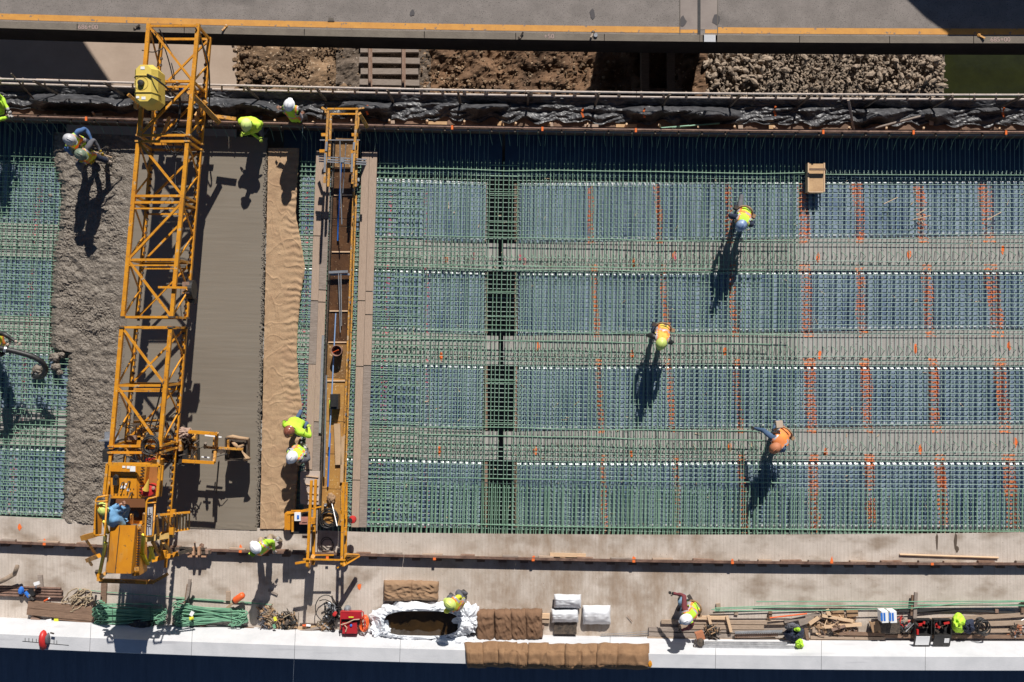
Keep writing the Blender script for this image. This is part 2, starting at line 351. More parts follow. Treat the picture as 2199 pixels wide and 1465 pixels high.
def struct(mb, name, mats, smooth=False, fix=True, label=None):
    o = solo(mb, name, mats, label, None, None, 'structure', smooth, fix); return o
def inst(name, me, parent, a, b, r=None):      # shared unit bar (along +X, length 1) from a to b
    a, b = Vector(a), Vector(b); d = b - a
    if isinstance(me, list): me = random.choice(me)
    o = bpy.data.objects.new(name, me); COL.objects.link(o); o.parent = parent
    o.location = a - OFF[parent.name]; o.rotation_euler = d.to_track_quat('X', 'Z').to_euler(); o.scale = (d.length, 1, 1)
    return o
def wbars(r, m, n=6, k=6, amp_=.012):
    out = []
    for q in range(k):
        mb = MB(); ph = q * 7.7; pts = []
        for i in range(9):
            t = i / 8; e = 1 if 0 < i < 8 else 0
            pts.append((t, amp_ * noise.noise(Vector((t * 3, ph, 0))) * e, amp_ * .4 * noise.noise(Vector((t * 3, ph, 5))) * e))
        mb.tube(pts, r, n, cap=False); out.append(to_mesh(mb, 'bar', m, Vector((0, 0, 0))))
    return out
def ubar(r, m, n=6, name='bar'):
    mb = MB(); mb.tube([(0, 0, 0), (1, 0, 0)], r, n); return to_mesh(mb, name, m, Vector((0, 0, 0)), smooth=False)
def text(s_, size, loc, rz, m, parent, name='lettering', extr=.002):
    cu = bpy.data.curves.new('txt', 'FONT'); cu.body = s_; cu.size = size; cu.extrude = extr; cu.align_x = 'CENTER'; cu.align_y = 'CENTER'
    to = bpy.data.objects.new('txt', cu); COL.objects.link(to)
    dg = bpy.context.evaluated_depsgraph_get(); dg.update()
    me = bpy.data.meshes.new_from_object(to.evaluated_get(dg)); bpy.data.objects.remove(to)
    me.materials.clear(); me.materials.append(m)
    o = link(name, me, parent, Vector(loc) - OFF[parent.name], (0, 0, rz)); o['kind'] = 'stuff'
    return o
def fbm(x, y, z=0, o=4):
    return noise.fractal(Vector((x, y, z)), 1.0, 2.0, o)
# ================================================================ STRUCTURE
GZ = -8.0
# ---- ground far below
mb = MB()
def gf(x0, x1, y0, y1, amp_, fr, n, seed, zo=0):
    nx = max(2, int((x1 - x0) * n)); ny = max(2, int((y1 - y0) * n))
    return (lambda a, b: Vector((x0 + (x1 - x0) * a, y0 + (y1 - y0) * b, GZ + zo + amp_ * fbm((x0 + (x1 - x0) * a) * fr, (y0 + (y1 - y0) * b) * fr, seed, 5)))), nx, ny
mb.box((0, 40, GZ - 1.6), (260, 260, 1.0)); struct(mb, 'ground', DEEP)
def gx(px): return P(px, 150, GZ).x
def gy(py): return P(1100, py, GZ).y
mb = MB(); f, nx, ny = gf(gx(-700), gx(508), 4, 30, .01, .3, 1.5, 1); mb.grid(f, nx, ny); struct(mb, 'pavement', PAVE)
mb = MB(); f, nx, ny = gf(gx(505), gx(760), 7, 12, .16, 1.3, 16, 2, -.06); mb.grid(f, nx, ny); struct(mb, 'stony_ground', DIRT2)
mb = MB(); f, nx, ny = gf(gx(722), gx(925), 7, 12, .10, 3, 16, 3, .02); mb.grid(f, nx, ny); struct(mb, 'ballast', BALL)
mb = MB(); f, nx, ny = gf(gx(905), gx(1520), 7, 12, .30, 1.3, 18, 4); mb.grid(f, nx, ny); struct(mb, 'earth', DIRT)
mb = MB(); f, nx, ny = gf(gx(1490), gx(2036), 4, 24, .15, 1.0, 3, 5, -.25); mb.grid(f, nx, ny); struct(mb, 'riverbank', ROCKB)
mb = MB(); f, nx, ny = gf(gx(2010), gx(3600), -20, 60, .0, 1.0, .3, 5, -.5); mb.grid(f, nx, ny); struct(mb, 'river_water', WATER)
# stones: the largest as single stones, the rest joined
rb = thing('riprap_bank', 'bank of pale angular riprap stones beside the green river water', 'stone bank', Vector((gx(1770), gy(160), GZ)))
stones = []
for k in range(5):
    m_ = MB(); m_.rock((0, 0, 0), 1, k, (1.15, .62, .5)); stones.append(to_mesh(m_, 'stone', ROCKM, Vector((0, 0, 0))))
def ok_st(px): 
    return 1506 < px < 2036
for i in range(285):
    px = rnd(1508, 2034) if random.random() < .55 else random.choice((rnd(1508, 1640), rnd(1850, 2034)))
    py = rnd(108, 206); r = random.choice((.07, .085, .1, .12, .14, .18))
    o = link('stone', random.choice(stones), rb, P(px, py, GZ + .06) - OFF[rb.name], (rnd(0, 6), rnd(-.4, .4), rnd(0, 6)), (r, r, r))
    p_ = P(px, py, GZ); o.location = Vector((p_.x, p_.y, GZ + rnd(-.02, .1))) - OFF[rb.name]
mb = MB()
for i in range(2400):
    px = rnd(1505, 2030); p_ = P(px, rnd(90, 215), GZ)
    r = rnd(.025, .06) if 1660 < px < 1860 and random.random() < .7 else random.choice((.025, .03, .04, .05, .065, .08))
    mb.rock((p_.x, p_.y, GZ - .13 + rnd(0, .08)), r, None, (1.15, .65, .55))
part(mb, 'small_stone', ROCKM, rb, stuff=True, fix=False)
mb = MB()
for i in range(1500):
    px = rnd(500, 770); p_ = P(px, rnd(90, 215), GZ); mb.rock((p_.x, p_.y, GZ + .22 * fbm(p_.x * 2.2, p_.y * 2.2, 2, 5) - .06), random.choice((.02, .025, .03, .035, .05, .11 if px < 620 else .04)))
for i in range(500):
    px = rnd(900, 1330); p_ = P(px, rnd(90, 215), GZ); mb.rock((p_.x, p_.y, GZ + rnd(-.02, .14)), random.choice((.025, .03, .04, .07)))
solo(mb, 'loose_stone', DIRT2, 'loose brown stones scattered over the earth under the bridge', 'rubble', kind='stuff', fix=False)
# railway track
tr = thing('railway_track', 'rusty railway track on timber sleepers seen between the two bridge decks', 'track', Vector((gx(833), gy(150), GZ)))
for i in range(14):
    py = 84 + i * 23.5; mb = MB(); c = P(837, py, GZ + .14)
    mb.box(c, (1.95 + rnd(-.06, .06), .19, .16), rnd(-.02, .02)); part(mb, 'sleeper', WOODG, tr)
for px in (797, 868):
    mb = MB(); x = gx(px); mb.box((x, 8.6, GZ + .32), (.075, 9, .04)); mb.box((x, 8.6, GZ + .26), (.02, 9, .1)); mb.box((x, 8.6, GZ + .22), (.14, 9, .02)); part(mb, 'rail', RUST, tr)
# ---- existing bridge along the top of the picture
Y0 = lambda u: 93
mb = MB()
def exb(u0, u1, far):
    pass
us = [-700 + i * 80 for i in range(43)]
top = []; n_ = len(us)
vs = []
for u in us:
    a = C(u, 76, 0); far = 17.0
    if u < 190: far = 17.0 + min(6.0, (190 - u) * .0175)  # unseen far edge widened here to throw shade on the ground
    vs += [Vector((a.x, a.y, -.10)), Vector((a.x, far, -.10)), Vector((a.x, far, -1.0)), Vector((a.x, a.y - .1, -1.0))]
fs = [(i * 4 + k, i * 4 + (k + 1) % 4, (i + 1) * 4 + (k + 1) % 4, (i + 1) * 4 + k) for i in range(n_ - 1) for k in range(4)]
fs += [(3, 2, 1, 0), tuple((n_ - 1) * 4 + k for k in range(4))]
mb.add(vs, fs); road = struct(mb, 'road', ROADM)
mb = MB(); mb.ribbon([(61.5, -.096), (74.5, -.096)], -700, 1495, closed=False); mb.ribbon([(61.5, -.096), (74.5, -.096)], 1508, 2740, closed=False); o = part(mb, 'yellow_line', YLINE, road)
def kerb_piece(u0, u1, name='kerb_stone'):
    mb = MB(); mb.ribbon([(78, -.12), (78.3, .06), (93, .06), (93.2, -.12)], u0, u1); return mb
kerb = thing('bridge_kerb', 'weathered concrete kerb along the edge of the old bridge, with chalked station numbers', 'kerb', C(1100, 85, -.1))
ed = [-700, -480, -260, -60, 148, 380, 640, 900, 1098, 1290, 1497, 1534, 1713, 1908, 2090, 2300, 2520, 2740]
for a, b in zip(ed, ed[1:]):
    if a == 1497: continue
    part(kerb_piece(a + .7, b - .7), 'kerb_stone', KERBM, kerb)
part(kerb_piece(1497, 1503), 'kerb_stone', KERBM, kerb); part(kerb_piece(1506, 1531), 'cover_plate', BARR, kerb)
for s_, px, dz in (('686+00', 189, 0), ('+50', 1179, 0), ('685+00', 2148, 0)):
    py = 85.5 + g(px, 85); sz = .165
    text(s_, sz, P(px, py, .064), -.02 if px < 500 else 0, PINKW, kerb)
# fascia (outer face below the kerb) and girders under the old bridge
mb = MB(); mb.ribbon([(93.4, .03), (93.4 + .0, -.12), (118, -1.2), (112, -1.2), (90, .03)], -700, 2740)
solo(mb, 'bridge_edge_beam', mat('shade_black_beam', (.045, .038, .034), .9, 0, (.025, .02, .018), 2, .2, 20), 'dark shaded edge beam along the old bridge above the railway', 'beam')  # shade on the outer face is put into this near-black colour
for y_ in (10.6, 13.0, 15.4):
    mb = MB(); mb.box((2, y_, -1.8), (56, .5, 1.6)); solo(mb, 'bridge_girder', DEEP, {10.6: 'girder of the old bridge nearest the railway gap', 13.0: 'middle girder under the old bridge', 15.4: 'far girder under the old bridge'}[y_], 'girder', 'girders under the old bridge')
# deck joint in the road
mb = MB(); a = P(1460, 60, -.1); b = P(1541, 60, -.1)
mb.box(((a.x + b.x) / 2, 12.4, -.098), (b.x - a.x, 9.0, .006)); part(mb, 'joint_header', mat('header_concrete', (.30, .255, .225), .9, 0, (.24, .20, .18), 2, .2, 30), road)
mb = MB(); c = P(1501, 60, -.1); mb.box((c.x, 12.3, -.092), (.075, 9.2, .010)); part(mb, 'joint_seal', BLK, road)
for px_ in (1460, 1541):
    mb = MB(); c = P(px_, 60, -.1); mb.box((c.x, 12.3, -.0935), (.02, 9.1, .008)); part(mb, 'joint_edge', DEEP, road)
for (px_, py_, r_) in ((1466, 46, .09), (1538, 44, .10), (1272, 30, .08), (885, 28, .06)):
    mb = MB(); c = P(px_, py_, -.091); mb.prism([(c.x + r_ * rnd(.6, 1.2) * math.cos(t * .7), c.y + r_ * 1.5 * rnd(.6, 1.3) * math.sin(t * .7)) for t in range(9)], -.095, -.090); part(mb, 'oil_stain', mat('oil_stain', (.075, .068, .07), .8), road)
mb = MB(); c = P(711, 41, -.09); mb.box(c, (.13, .06, .02)); mb.box(c + Vector((0, -.05, 0)), (.17, .02, .02)); part(mb, 'road_stud', DEEP, road)
for (px_, py_, a_) in ((482, 62, -2.2), (1271, 76, -2.0), (2108, 80, -.6), (296, 58, .5), (1120, 76, 1)):
    mb = MB(); c = P(px_, py_, .06); d = Vector((math.cos(a_), math.sin(a_), 0)) * .13
    d *= .6; mb.bar(c - d, c + d + Vector((0, 0, .05)), .04, .03); mb.rock(c - d, .05, 1)
    solo(mb, 'bent_bracket', YEL2 if px_ in (482, 2108) else DRK, 'bent yellow metal bracket on the old bridge kerb near pixel column of station mark' if 0 else 'small bent metal bracket on old kerb, %s' % {482: 'right of the yellow truss', 1271: 'right of the chalked +50', 2108: 'left of the chalked 685+00', 296: 'left of the yellow truss', 1120: 'touching the kerb joint before chalked +50'}[px_], 'bracket')
mb = MB(); c = P(1279, 76, .07); mb.lathe(c, [(.0, .03), (.05, .03), (.055, 0)], 10); solo(mb, 'kerb_cap', STL, 'small round metal cap on the kerb right of the bracket', 'cap')
# pier under the old bridge
mb = MB(); x0, x1 = P(1330, 115, -8).x, P(1500, 115, -8).x
mb.box(((x0 + x1) / 2 + .15, 12.3, -5.0), (x1 - x0 - .2, 5.2, 6)); mb.box(((x0 + x1) / 2, 12.0, -1.6), (x1 - x0 + .1, 5.6, .8))
solo(mb, 'bridge_pier', DEEP, 'wide concrete pier standing in shade under the old bridge', 'pier')
mb = MB(); a = P(1385, 150, GZ + .4); b = P(1440, 150, GZ + .4)
for q in (a, b): mb.box((q.x, 8.6, GZ + .3), (.25, 4, .4))
mb.box(((a.x + b.x) / 2, 8.2, GZ + .2), (1.6, .3, .3)); solo(mb, 'timber_crib', WOODD, 'dark timber crib in the shade beside the bridge pier', 'timber')
# unseen lorry shape above the frame, added to cast shade on the road
tk = thing('added_shade_truck', 'unseen lorry shape added on the old bridge to cast shade across the road', 'shade_caster', Vector((14.6, 13.8, -.1)))
X1 = P(2072, 60, 0).x + .2 * 5.1 - .35
prof = [(X1, .55), (X1, 3.66), (X1 - 1.0, 3.16), (X1 - 1.75, 2.6), (X1 - 1.9, 2.2)]
mb = MB(); Yn, Yf = 13.12, 15.6
mb.box(((X1 + X1 + 11) / 2, (Yn + Yf) / 2, 2.45), (11, Yf - Yn, 2.72)); part(mb, 'shade_truck_box', WHITE, tk)
mb = MB(); pr = [(X1 - .02, .6), (X1 - .02, 3.70), (X1 - .65, 3.42), (X1 - 1.9, 2.7), (X1 - 2.3, 1.6), (X1 - 2.4, .6)]
mb.add([Vector((x, y, z)) for y in (Yn, Yf) for x, z in pr], [tuple(range(6)), tuple(range(11, 5, -1))] + [(i, i + 6, (i + 1) % 6 + 6, (i + 1) % 6) for i in range(6)])
part(mb, 'cab', RED, tk)
for x in (X1 - 1.4, X1 + 6.5, X1 + 8):
    for y in (Yn + .2, Yf - .2):
        mb = MB(); mb.cyl((x, y - .14, .4), (x, y + .14, .4), .5, 18); part(mb, 'wheel', BLK, tk)
mb = MB(); mb.box((X1 + 4, (Yn + Yf) / 2, .75), (12, 1.0, .5)); part(mb, 'chassis', DRK, tk)
# lamp bracket shade
# ---------------------------------------------------------------- our bridge
# girders
def band(u, k):
    L = {0: (478, 549), 1: (679, 754), 2: (877, 957)}[k]; M_ = {0: (523, 583), 1: (722, 783), 2: (928, 990)}[k]; N = {0: (506, 580), 1: (707, 785), 2: (913, 989)}[k]
    if u <= 1075:
        t = u / 1075; return L[0] + (M_[0] - L[0]) * t, L[1] + (M_[1] - L[1]) * t
    t = (u - 1075) / 1124; return M_[0] + (N[0] - M_[0]) * t, M_[1] + (N[1] - M_[1]) * t
ZS = -.22
hook = MB()
hook.tube([(-.05, .10, 0), (-.04, .06, .13), (.0, .0, .15), (.05, -.02, .14), (.03, -.05, .10), (-.05, -.22, .02)], .008, 5)
hookm = to_mesh(hook, 'stirrup', GRN, Vector((0, 0, 0)))
GIRDERS = []
nmk = 0
for k in range(3):
    for sp, (ua, ub) in enumerate(((-320, 1070), (1081, 2520))):
        row = ('upper', 'middle', 'lower')[k]
        gd = thing('concrete_girder', '%s of the three exposed concrete girder flanges %s the dark cross joint' % (row, ('left of', 'right of')[sp]), 'girder', P((ua + ub) / 2, band(1075, k)[0] + 30, -2), 'prestressed girders under the deck')
        mb = MB(); vs = []; fs = []
        N_ = 2
        for i in range(N_):
            u = ua + (ub - ua) * i; t_, b_ = band(u, k)
            a, b = P(u, t_, ZS), P(u, b_, ZS)
            for (y, z) in ((a.y, ZS), (b.y, ZS), (b.y, ZS - .15), (b.y + .35, ZS - .3), (b.y + .35, -1.8), (a.y - .35, -1.8), (a.y - .35, ZS - .3), (a.y, ZS - .15)): vs.append(Vector((a.x, y, z)))
        fs = [(q, (q + 1) % 8, 8 + (q + 1) % 8, 8 + q) for q in range(8)] + [tuple(range(7, -1, -1)), tuple(range(8, 16))]
        mb.add(vs, fs); part(mb, 'flange', GIRD, gd)
        u0s = 640 if sp == 0 else 1088; ue = 1066 if sp == 0 else 2230
        u = u0s
        while u < ue:
            t_, b_ = band(u, k); c = P(u, t_ + (b_ - t_) * .55, ZS)
            o = link('stirrup', hookm, gd, c - OFF[gd.name], (0, 0, rnd(-.15, .15))); u += (20 if u > 1700 else 14.5)
        if sp == 0:
            u = 6
            while u < 112:
                t_, b_ = band(u, k); c = P(u, t_ + (b_ - t_) * .5, ZS); link('stirrup', hookm, gd, c - OFF[gd.name]); u += 18
        GIRDERS.append(gd)
marks = [(0, 958, 558), (0, 1360, 563), (0, 1757, 553), (0, 1952, 547), (0, 2153, 536), (1, 948, 765), (1, 1155, 743), (1, 1357, 763), (1, 1760, 762), (1, 1966, 750), (1, 2167, 742), (2, 944, 968), (2, 1150, 968), (2, 1356, 976), (2, 1567, 960), (2, 1773, 971), (2, 1976, 966), (2, 2180, 950), (0, 1448, 550), (1, 1557, 755)]
for (k, px, py) in marks:
    gd = GIRDERS[k * 2 + (1 if px > 1075 else 0)]; c = P(px, py, ZS)
    mb = MB(); n_ = 9; mb.prism([(c.x + .05 * rnd(.6, 1.25) * math.cos(t * 6.283 / n_), c.y + .13 * rnd(.7, 1.2) * math.sin(t * 6.283 / n_)) for t in range(n_)], ZS + .002, ZS + .006)
    part(mb, 'paint_mark', ORM, gd)
for (px, py, h_) in ((1018, 550, .1), (1117, 553, .07), (1127, 562, .11), (1450, 552, .09)):
    gd = GIRDERS[0 + (1 if px > 1075 else 0)]; c = P(px, py, ZS); mb = MB(); mb.box(c + Vector((0, 0, .005)), (.05, h_ * 2, .006)); part(mb, 'paint_mark', PKM, gd)
# stay-in-place corrugated sheets, one object per sheet
sip = thing('metal_deck_form', 'corrugated galvanised deck form sheets lying between the girders under the reinforcement', 'deck form', P(1500, 760, -.3))
def field(u, k):
    top_ = [None]
    if k == 0: t_ = interp([(0, 345), (1075, 392), (2199, 383)], u); return t_, band(u, 0)[0]
    if k == 3: return band(u, 2)[1], interp([(0, 1106), (800, 1135), (2199, 1138)], u)
    return band(u, k - 1)[1], band(u, k)[0]
CP = .165
def sheet(ua, ub, k, z0=-.295, dep=.075):
    mb = MB(); x0 = P(ua, 700, -.2).x; x1 = P(ub, 700, -.2).x
    lean = gp((ua + ub) / 2, 700) * .9
    n = max(1, round((x1 - x0) / CP)); p = (x1 - x0) / n
    xs = []
    for i in range(n):
        b = x0 + i * p
        xs += [(b, 0), (b + .30 * p, 0), (b + .40 * p, 1), (b + .90 * p, 1)]
    xs.append((x1, 0))
    ta, ba = field(ua, k); tb, bb = field(ub, k)
    Yt0, Yt1, Yb0, Yb1 = P(0, ta, -.22).y, P(0, tb, -.22).y, P(0, ba, -.22).y, P(0, bb, -.22).y
    rows = [0, .055, .935, .962, 1]
    vs = []
    for ri, r_ in enumerate(rows):
        for (x, q) in xs:
            t = (x - x0) / max(1e-6, x1 - x0); yt = Yt0 + (Yt1 - Yt0) * t - .012; yb = Yb0 + (Yb1 - Yb0) * t + .012
            y = yt + (yb - yt) * r_
            zz = z0 + dep * q * (0, 1, 1, .93, 0)[ri]
            vs.append(Vector((x + lean * y, y, zz)))
    m = len(xs); fs = []
    mb.mi = 0
    for ri in range(4):
        for i in range(m - 1):
            fs.append((ri * m + i, ri * m + i + 1, (ri + 1) * m + i + 1, (ri + 1) * m + i))
    mb.add(vs, fs)
    mb.m = [1 if (idx // (m - 1) in (0, 2) and ((idx % (m - 1)) % 4 in (2, 1, 3))) else 0 for idx in range(len(fs))]
    return mb
for k in range(4):
    edges = [640, 770, 905, 1040]; 
    for a, b in zip(edges, edges[1:]): part(sheet(a, b - 1, k), 'deck_sheet', [SIP, SIPEDGE], sip)
    off_ = [0, 12, 20, 34][k]
    edges = [1111, 1190, 1274 + off_ * .6, 1420 + off_, 1570 + off_, 1730 + off_ * .7, 1850 + off_ * .7, 1990 + off_, 2130 + off_, 2270 + off_, 2420]
    for a, b in zip(edges, edges[1:]): part(sheet(a, b - 1, k), 'deck_sheet', [SIP, SIPEDGE], sip)
    for a, b in ((-320, -160), (-160, -10), (-9, 150)): part(sheet(a, b - 1, k), 'deck_sheet', [SIP, SIPEDGE], sip)
# pit under everything (dark) so the joint gap reads as depth, and edge angles at the gap
for k in range(4):
    for px, nm in ((1044, 0), (1108, 1)):
        t_, b_ = field(px, k); a, b = P(px, t_ + 3, -.26), P(px, b_ - 3, -.26)
        mb = MB(); mb.bar(a, b, .07, .05); nt_ = 14
        part(mb, 'edge_angle', RUST, sip, 'rusty edge angle at the open joint')
for nm, x in (('end_diaphragm', 1010), ('end_diaphragm', 1150)):
    mb = MB(); c = P(x, 760, -1.2); mb.box((c.x, c.y, -1.3), (.3, 9.2, 1.6)); solo(mb, nm, DEEP, 'concrete end diaphragm below the deck %s the dark joint' % ('left of' if x < 1075 else 'right of'), 'diaphragm')
# overhang form sheet in shade along the upper edge
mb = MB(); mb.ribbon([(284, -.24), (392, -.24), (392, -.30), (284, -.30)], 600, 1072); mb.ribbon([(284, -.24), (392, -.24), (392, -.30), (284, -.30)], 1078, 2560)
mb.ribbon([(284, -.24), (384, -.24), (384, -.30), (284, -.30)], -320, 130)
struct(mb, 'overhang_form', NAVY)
mb = MB()
for pts in ((700, .02), (1578 - 0, .03)): pass
# upper fascia girder under the overhang
mb = MB(); mb.ribbon([(330, -.5), (380, -.5), (380, -1.9), (330, -1.9)], -320, 2560); solo(mb, 'fascia_girder', DEEP, 'outer girder below the shaded overhang form', 'girder')
# finished slab, lower part of the deck
e_t = [(-400, 1150), (0, 1154), (800, 1162), (1500, 1153), (2199, 1143), (2600, 1140)]
mb = MB(); mb.ribbon([(lambda u: interp(e_t, u), 0), (1381, 0), (1381, -1.0), (lambda u: interp(e_t, u), -1.0)], -320, 2560, 60); slab = struct(mb, 'finished_slab', SLAB)
mb = MB(); mb.ribbon([(1441, -.12), (2000, -.12), (2000, -.5), (1441, -.5)], -320, 2560, 60); struct(mb, 'outer_deck', mat('shade_tinted_deck', (.15, .18, .23), .9, 0, (.11, .135, .18), 1.2, .3, 20, grain=(6, .6, 1)))  # barrier's blue shade is mixed into this deck colour
for (px_, py_, ry) in ((2012, 1165, .22), (2052, 1162, .24), (2055, 1180, .1)):
    mb = MB(); c = P(px_, py_, 0); mb.prism([(c.x + .04 * rnd(.5, 1.4) * math.cos(t * .785), c.y + ry * rnd(.8, 1.1) * math.sin(t * .785)) for t in range(8)], .003, .006); part(mb, 'wet_stain', mat('wet_stain', (.10, .075, .055), .5), slab)
for (px_, py_) in ((95, 1165), (42, 1133), (516, 1178), (772, 1260), (933, 1196), (1145, 1199), (1362, 1202), (1573, 1207), (1786, 1204), (2003, 1210)):
    mb = MB(); c = P(px_, py_, 0); mb.prism([(c.x + .05 * rnd(.4, 1.3) * math.cos(t * .7), c.y + .10 * rnd(.4, 1.2) * math.sin(t * .7)) for t in range(9)], .003, .007); part(mb, 'paint_mark', ORM, slab)
mb = MB(); a = C(232, 1300, .004); mb.box((P(300, 1285, 0).x, P(300, 1285, 0).y, .004), (1.7, .9, .004)); 
for (s_, px_, py_) in (('72100', 280, 1276), ('2 1/007', 286, 1283)):
    text(s_, .09, P(px_, py_, .006), 0, mat('chalk', (.5, .5, .5), .9), slab)
# barrier
bar_ = thing('concrete_barrier', 'bright new white concrete barrier running along the bottom of the photo', 'barrier', C(1100, 1420, 0))
js = [-320, -180, 8, 222, 437, 655, 878, 1100, 1322, 1546, 1770, 1990, 2215, 2440, 2600]
for a, b in zip(js, js[1:]):
    mb = MB(); mb.ribbon([(1374.5, 0), (1377.5, .10), (1383, .22), (1410, .82), (1411, .84), (1440, .84), (1441, .82), (1439.0 - 22, 0)][:8], a + .35, b - .35, 60)
    part(mb, 'barrier_segment', BARR, bar_)
mb = MB(); c = P(70, 1378, .842); mb.bar(P(48, 1377, .843), P(148, 1386, .843), .012, .004)
for px_ in (54, 62, 70, 78, 116, 122): mb.bar(P(px_, 1370 + (px_ - 54) * .08, .843), P(px_, 1378 + (px_ - 54) * .08, .843), .012, .004)
part(mb, 'pencil_ruling', BLK, bar_, stuff=True)
# bulkhead and its rail
bk = thing('bulkhead_form', 'dark timber bulkhead form along the upper edge of the pour, in shade', 'formwork', C(1100, 290, -.3))
for a in range(-320, 2560, 160):
    mb = MB(); mb.ribbon([(279, .455), (287, .455), (287 + 12, -.3), (291, -.3)], a + .4, a + 159.6, 80); part(mb, 'form_board', PLYF, bk)
up = thing('upper_screed_rail', 'rusty brown pipe rail on the bulkhead, upper track of the machines', 'rail', C(1100, 285, .5))
mb = MB(); mb.tube([C(-320 + i * 60, 284, .52) for i in range(49)], .028, 8); part(mb, 'rail_pipe', PIPE, up)
u = -315
while u < 2540:
    mb = MB(); mb.ribbon([(287.5, .49), (292, .49), (292, .46), (287.5, .46)], u + 2, u + rnd(46, 49), 50); part(mb, 'shim_board', WOODG if random.random() < .3 else WOOD, up, None)
    mb = MB(); mb.bar(C(u, 283, .48), C(u, 293, .48), .03, .05); part(mb, 'rail_clamp', DRK, up); u += 50.5
for px_ in (172, 700, 963, 1158, 1360, 1765, 1960, 2160):
    v_ = 285; mb = MB(); mb.box(C(px_, v_, .565), (.05, .10, .03)); part(mb, 'orange_tag', ORM, up)
u = 8; hk = MB(); hk.tube([(0, .02, .52), (.01, -.03, .5), (.02, -.10, .2), (.05, -.30, -.05)], .006, 5); hkm = to_mesh(hk, 'tie_wire', GRN, Vector((0, 0, 0)))
while u < 2280:
    if not (285 < u < 440 or 688 < u < 770):
        c = C(u, 296, 0); link('tie_wire', hkm, bk, c - OFF[bk.name], (0, 0, rnd(-.25, .25)))
    u += 20.3
# walkway outside the bulkhead
mb = MB(); mb.ribbon([(217, -.27), (291, -.27), (291, -.33), (217, -.33)], -320, 2560); struct(mb, 'walkway_floor', PLYF)
for i, (px_, py_, wd, a_) in enumerate([(75, 258, 26, 0), (85, 256, 4, .5), (212, 250, 15, 0), (226, 256, 40, 0), (842, 266, 12, .1), (1075, 268, 14, .2), (1185, 270, 6, .2), (940, 268, 40, 0), (1270, 274, 30, 0), (1345, 274, 45, 0), (1590, 276, 10, 0), (1657, 276, 12, 0), (2000, 262, 8, 0)]):
    mb = MB(); c = P(px_, py_, -.2); mb.box(c, (wd / S, .16, .04), a_); solo(mb, 'scrap_board', PLYT if i % 2 else WOOD, 'short scrap board on the upper walkway, number %d' % i if 0 else ['tan board piece on the walkway at the far left', 'small stick leaning beside the tan board at far left', 'upright plywood offcut left of the yellow tank', 'low board under the upright plywood offcut', 'tan block right of the work bridge top', 'short board below the middle plastic folds', 'narrow offcut just right of the short board below middle plastic folds', 'wide tan offcut between the work bridge and the cross joint', 'tan board end right of the narrow offcut', 'wide tan board below the pair of orange plastic marks', 'small board left of the third orange plastic mark', 'small board below the third orange plastic mark', 'tiny board near the right pole on the walkway'][i], 'board')
stk = [(50, 252), (128, 250), (208, 246), (594, 262), (519, 262), (675, 266), (757, 262), (837, 262), (917, 263), (996, 264), (1077, 266), (1105, 268), (1177, 268), (1258, 270), (1340, 270), (1420, 272), (1503, 276), (1580, 275), (1664, 276), (1740, 276), (1823, 277), (1902, 278), (1981, 278), (2062, 279), (2142, 279)]
for i, (px_, py_) in enumerate(stk):
    mb = MB(); c = P(px_, py_ + 8, -.2); lean = (px_ - 1099) / 1100 * .05
    mb.bar(c, c + Vector((-lean - .02 + (.08 if px_ > 1400 else -.05) * -1 * (1 if px_ < 1400 else 1), .05, .42)), .045, .045); o = part(mb, 'kicker_stake', WOODL, bk)
# plastic sheet hung inside the guard rail
pl = MB()
def plast(a, b):
    u = -320 + 2860 * a
    top_z = -.02 + .34 * noise.noise(Vector((u * .012, 3, 0))) + .07 * noise.noise(Vector((u * .05, 9, 0)))
    if b < .45:
        t = b / .45; v = 214 + 19 * t; z = top_z + (-.24 - top_z) * t
        v += 4 * noise.noise(Vector((u * .04, t * 2, 5))) * t
    else:
        t = (b - .45) / .55; v = 231 + (38 + 14 * noise.noise(Vector((u * .03, 0, 8)))) * t
        z = -.24
        rid = noise.noise(Vector((u * .011, t * .9, 2))) + .12
        z += max(0, rid) * 1.15 * math.sin(math.pi * min(1, t * 1.15)) + .16 * abs(noise.noise(Vector((u * .022 + t * 2.2, t * 2.2, 1)))) + .025 * abs(noise.noise(Vector((u * .22, t * 14, 4))))
    z += .03 * noise.noise(Vector((u * .1, b * 12, 7)))
    return C(u, v, z)
pl.grid(plast, 950, 34)
ps = solo(pl, 'plastic_sheet', BLKP, 'crumpled black plastic sheeting draped along the upper walkway and its railing', 'plastic sheet')
for (px_, py_) in ((788, 238), (1251, 243), (1383, 244), (1664, 240), (2155, 243)):
    mb = MB(); prev = None
    mb.bar(P(px_ + 2, py_ - 12, .34), P(px_ - 1, py_ - 4, .32), .045, .01); mb.bar(P(px_ - 2, py_ - 2, .30), P(px_ + 2, py_ + 9, .26), .05, .01); solo(mb, 'orange_streamer', ORM, {788: 'orange spray mark on black plastic right of the work bridge top', 1251: 'orange spray mark on a broad fold, left of the pair in mid photo', 1383: 'orange spray mark on a long fold, right of the pair in mid photo', 1664: 'orange slanting spray mark on plastic above the plywood box', 2155: 'orange spray dots on black plastic near the right edge'}[px_], 'marker')
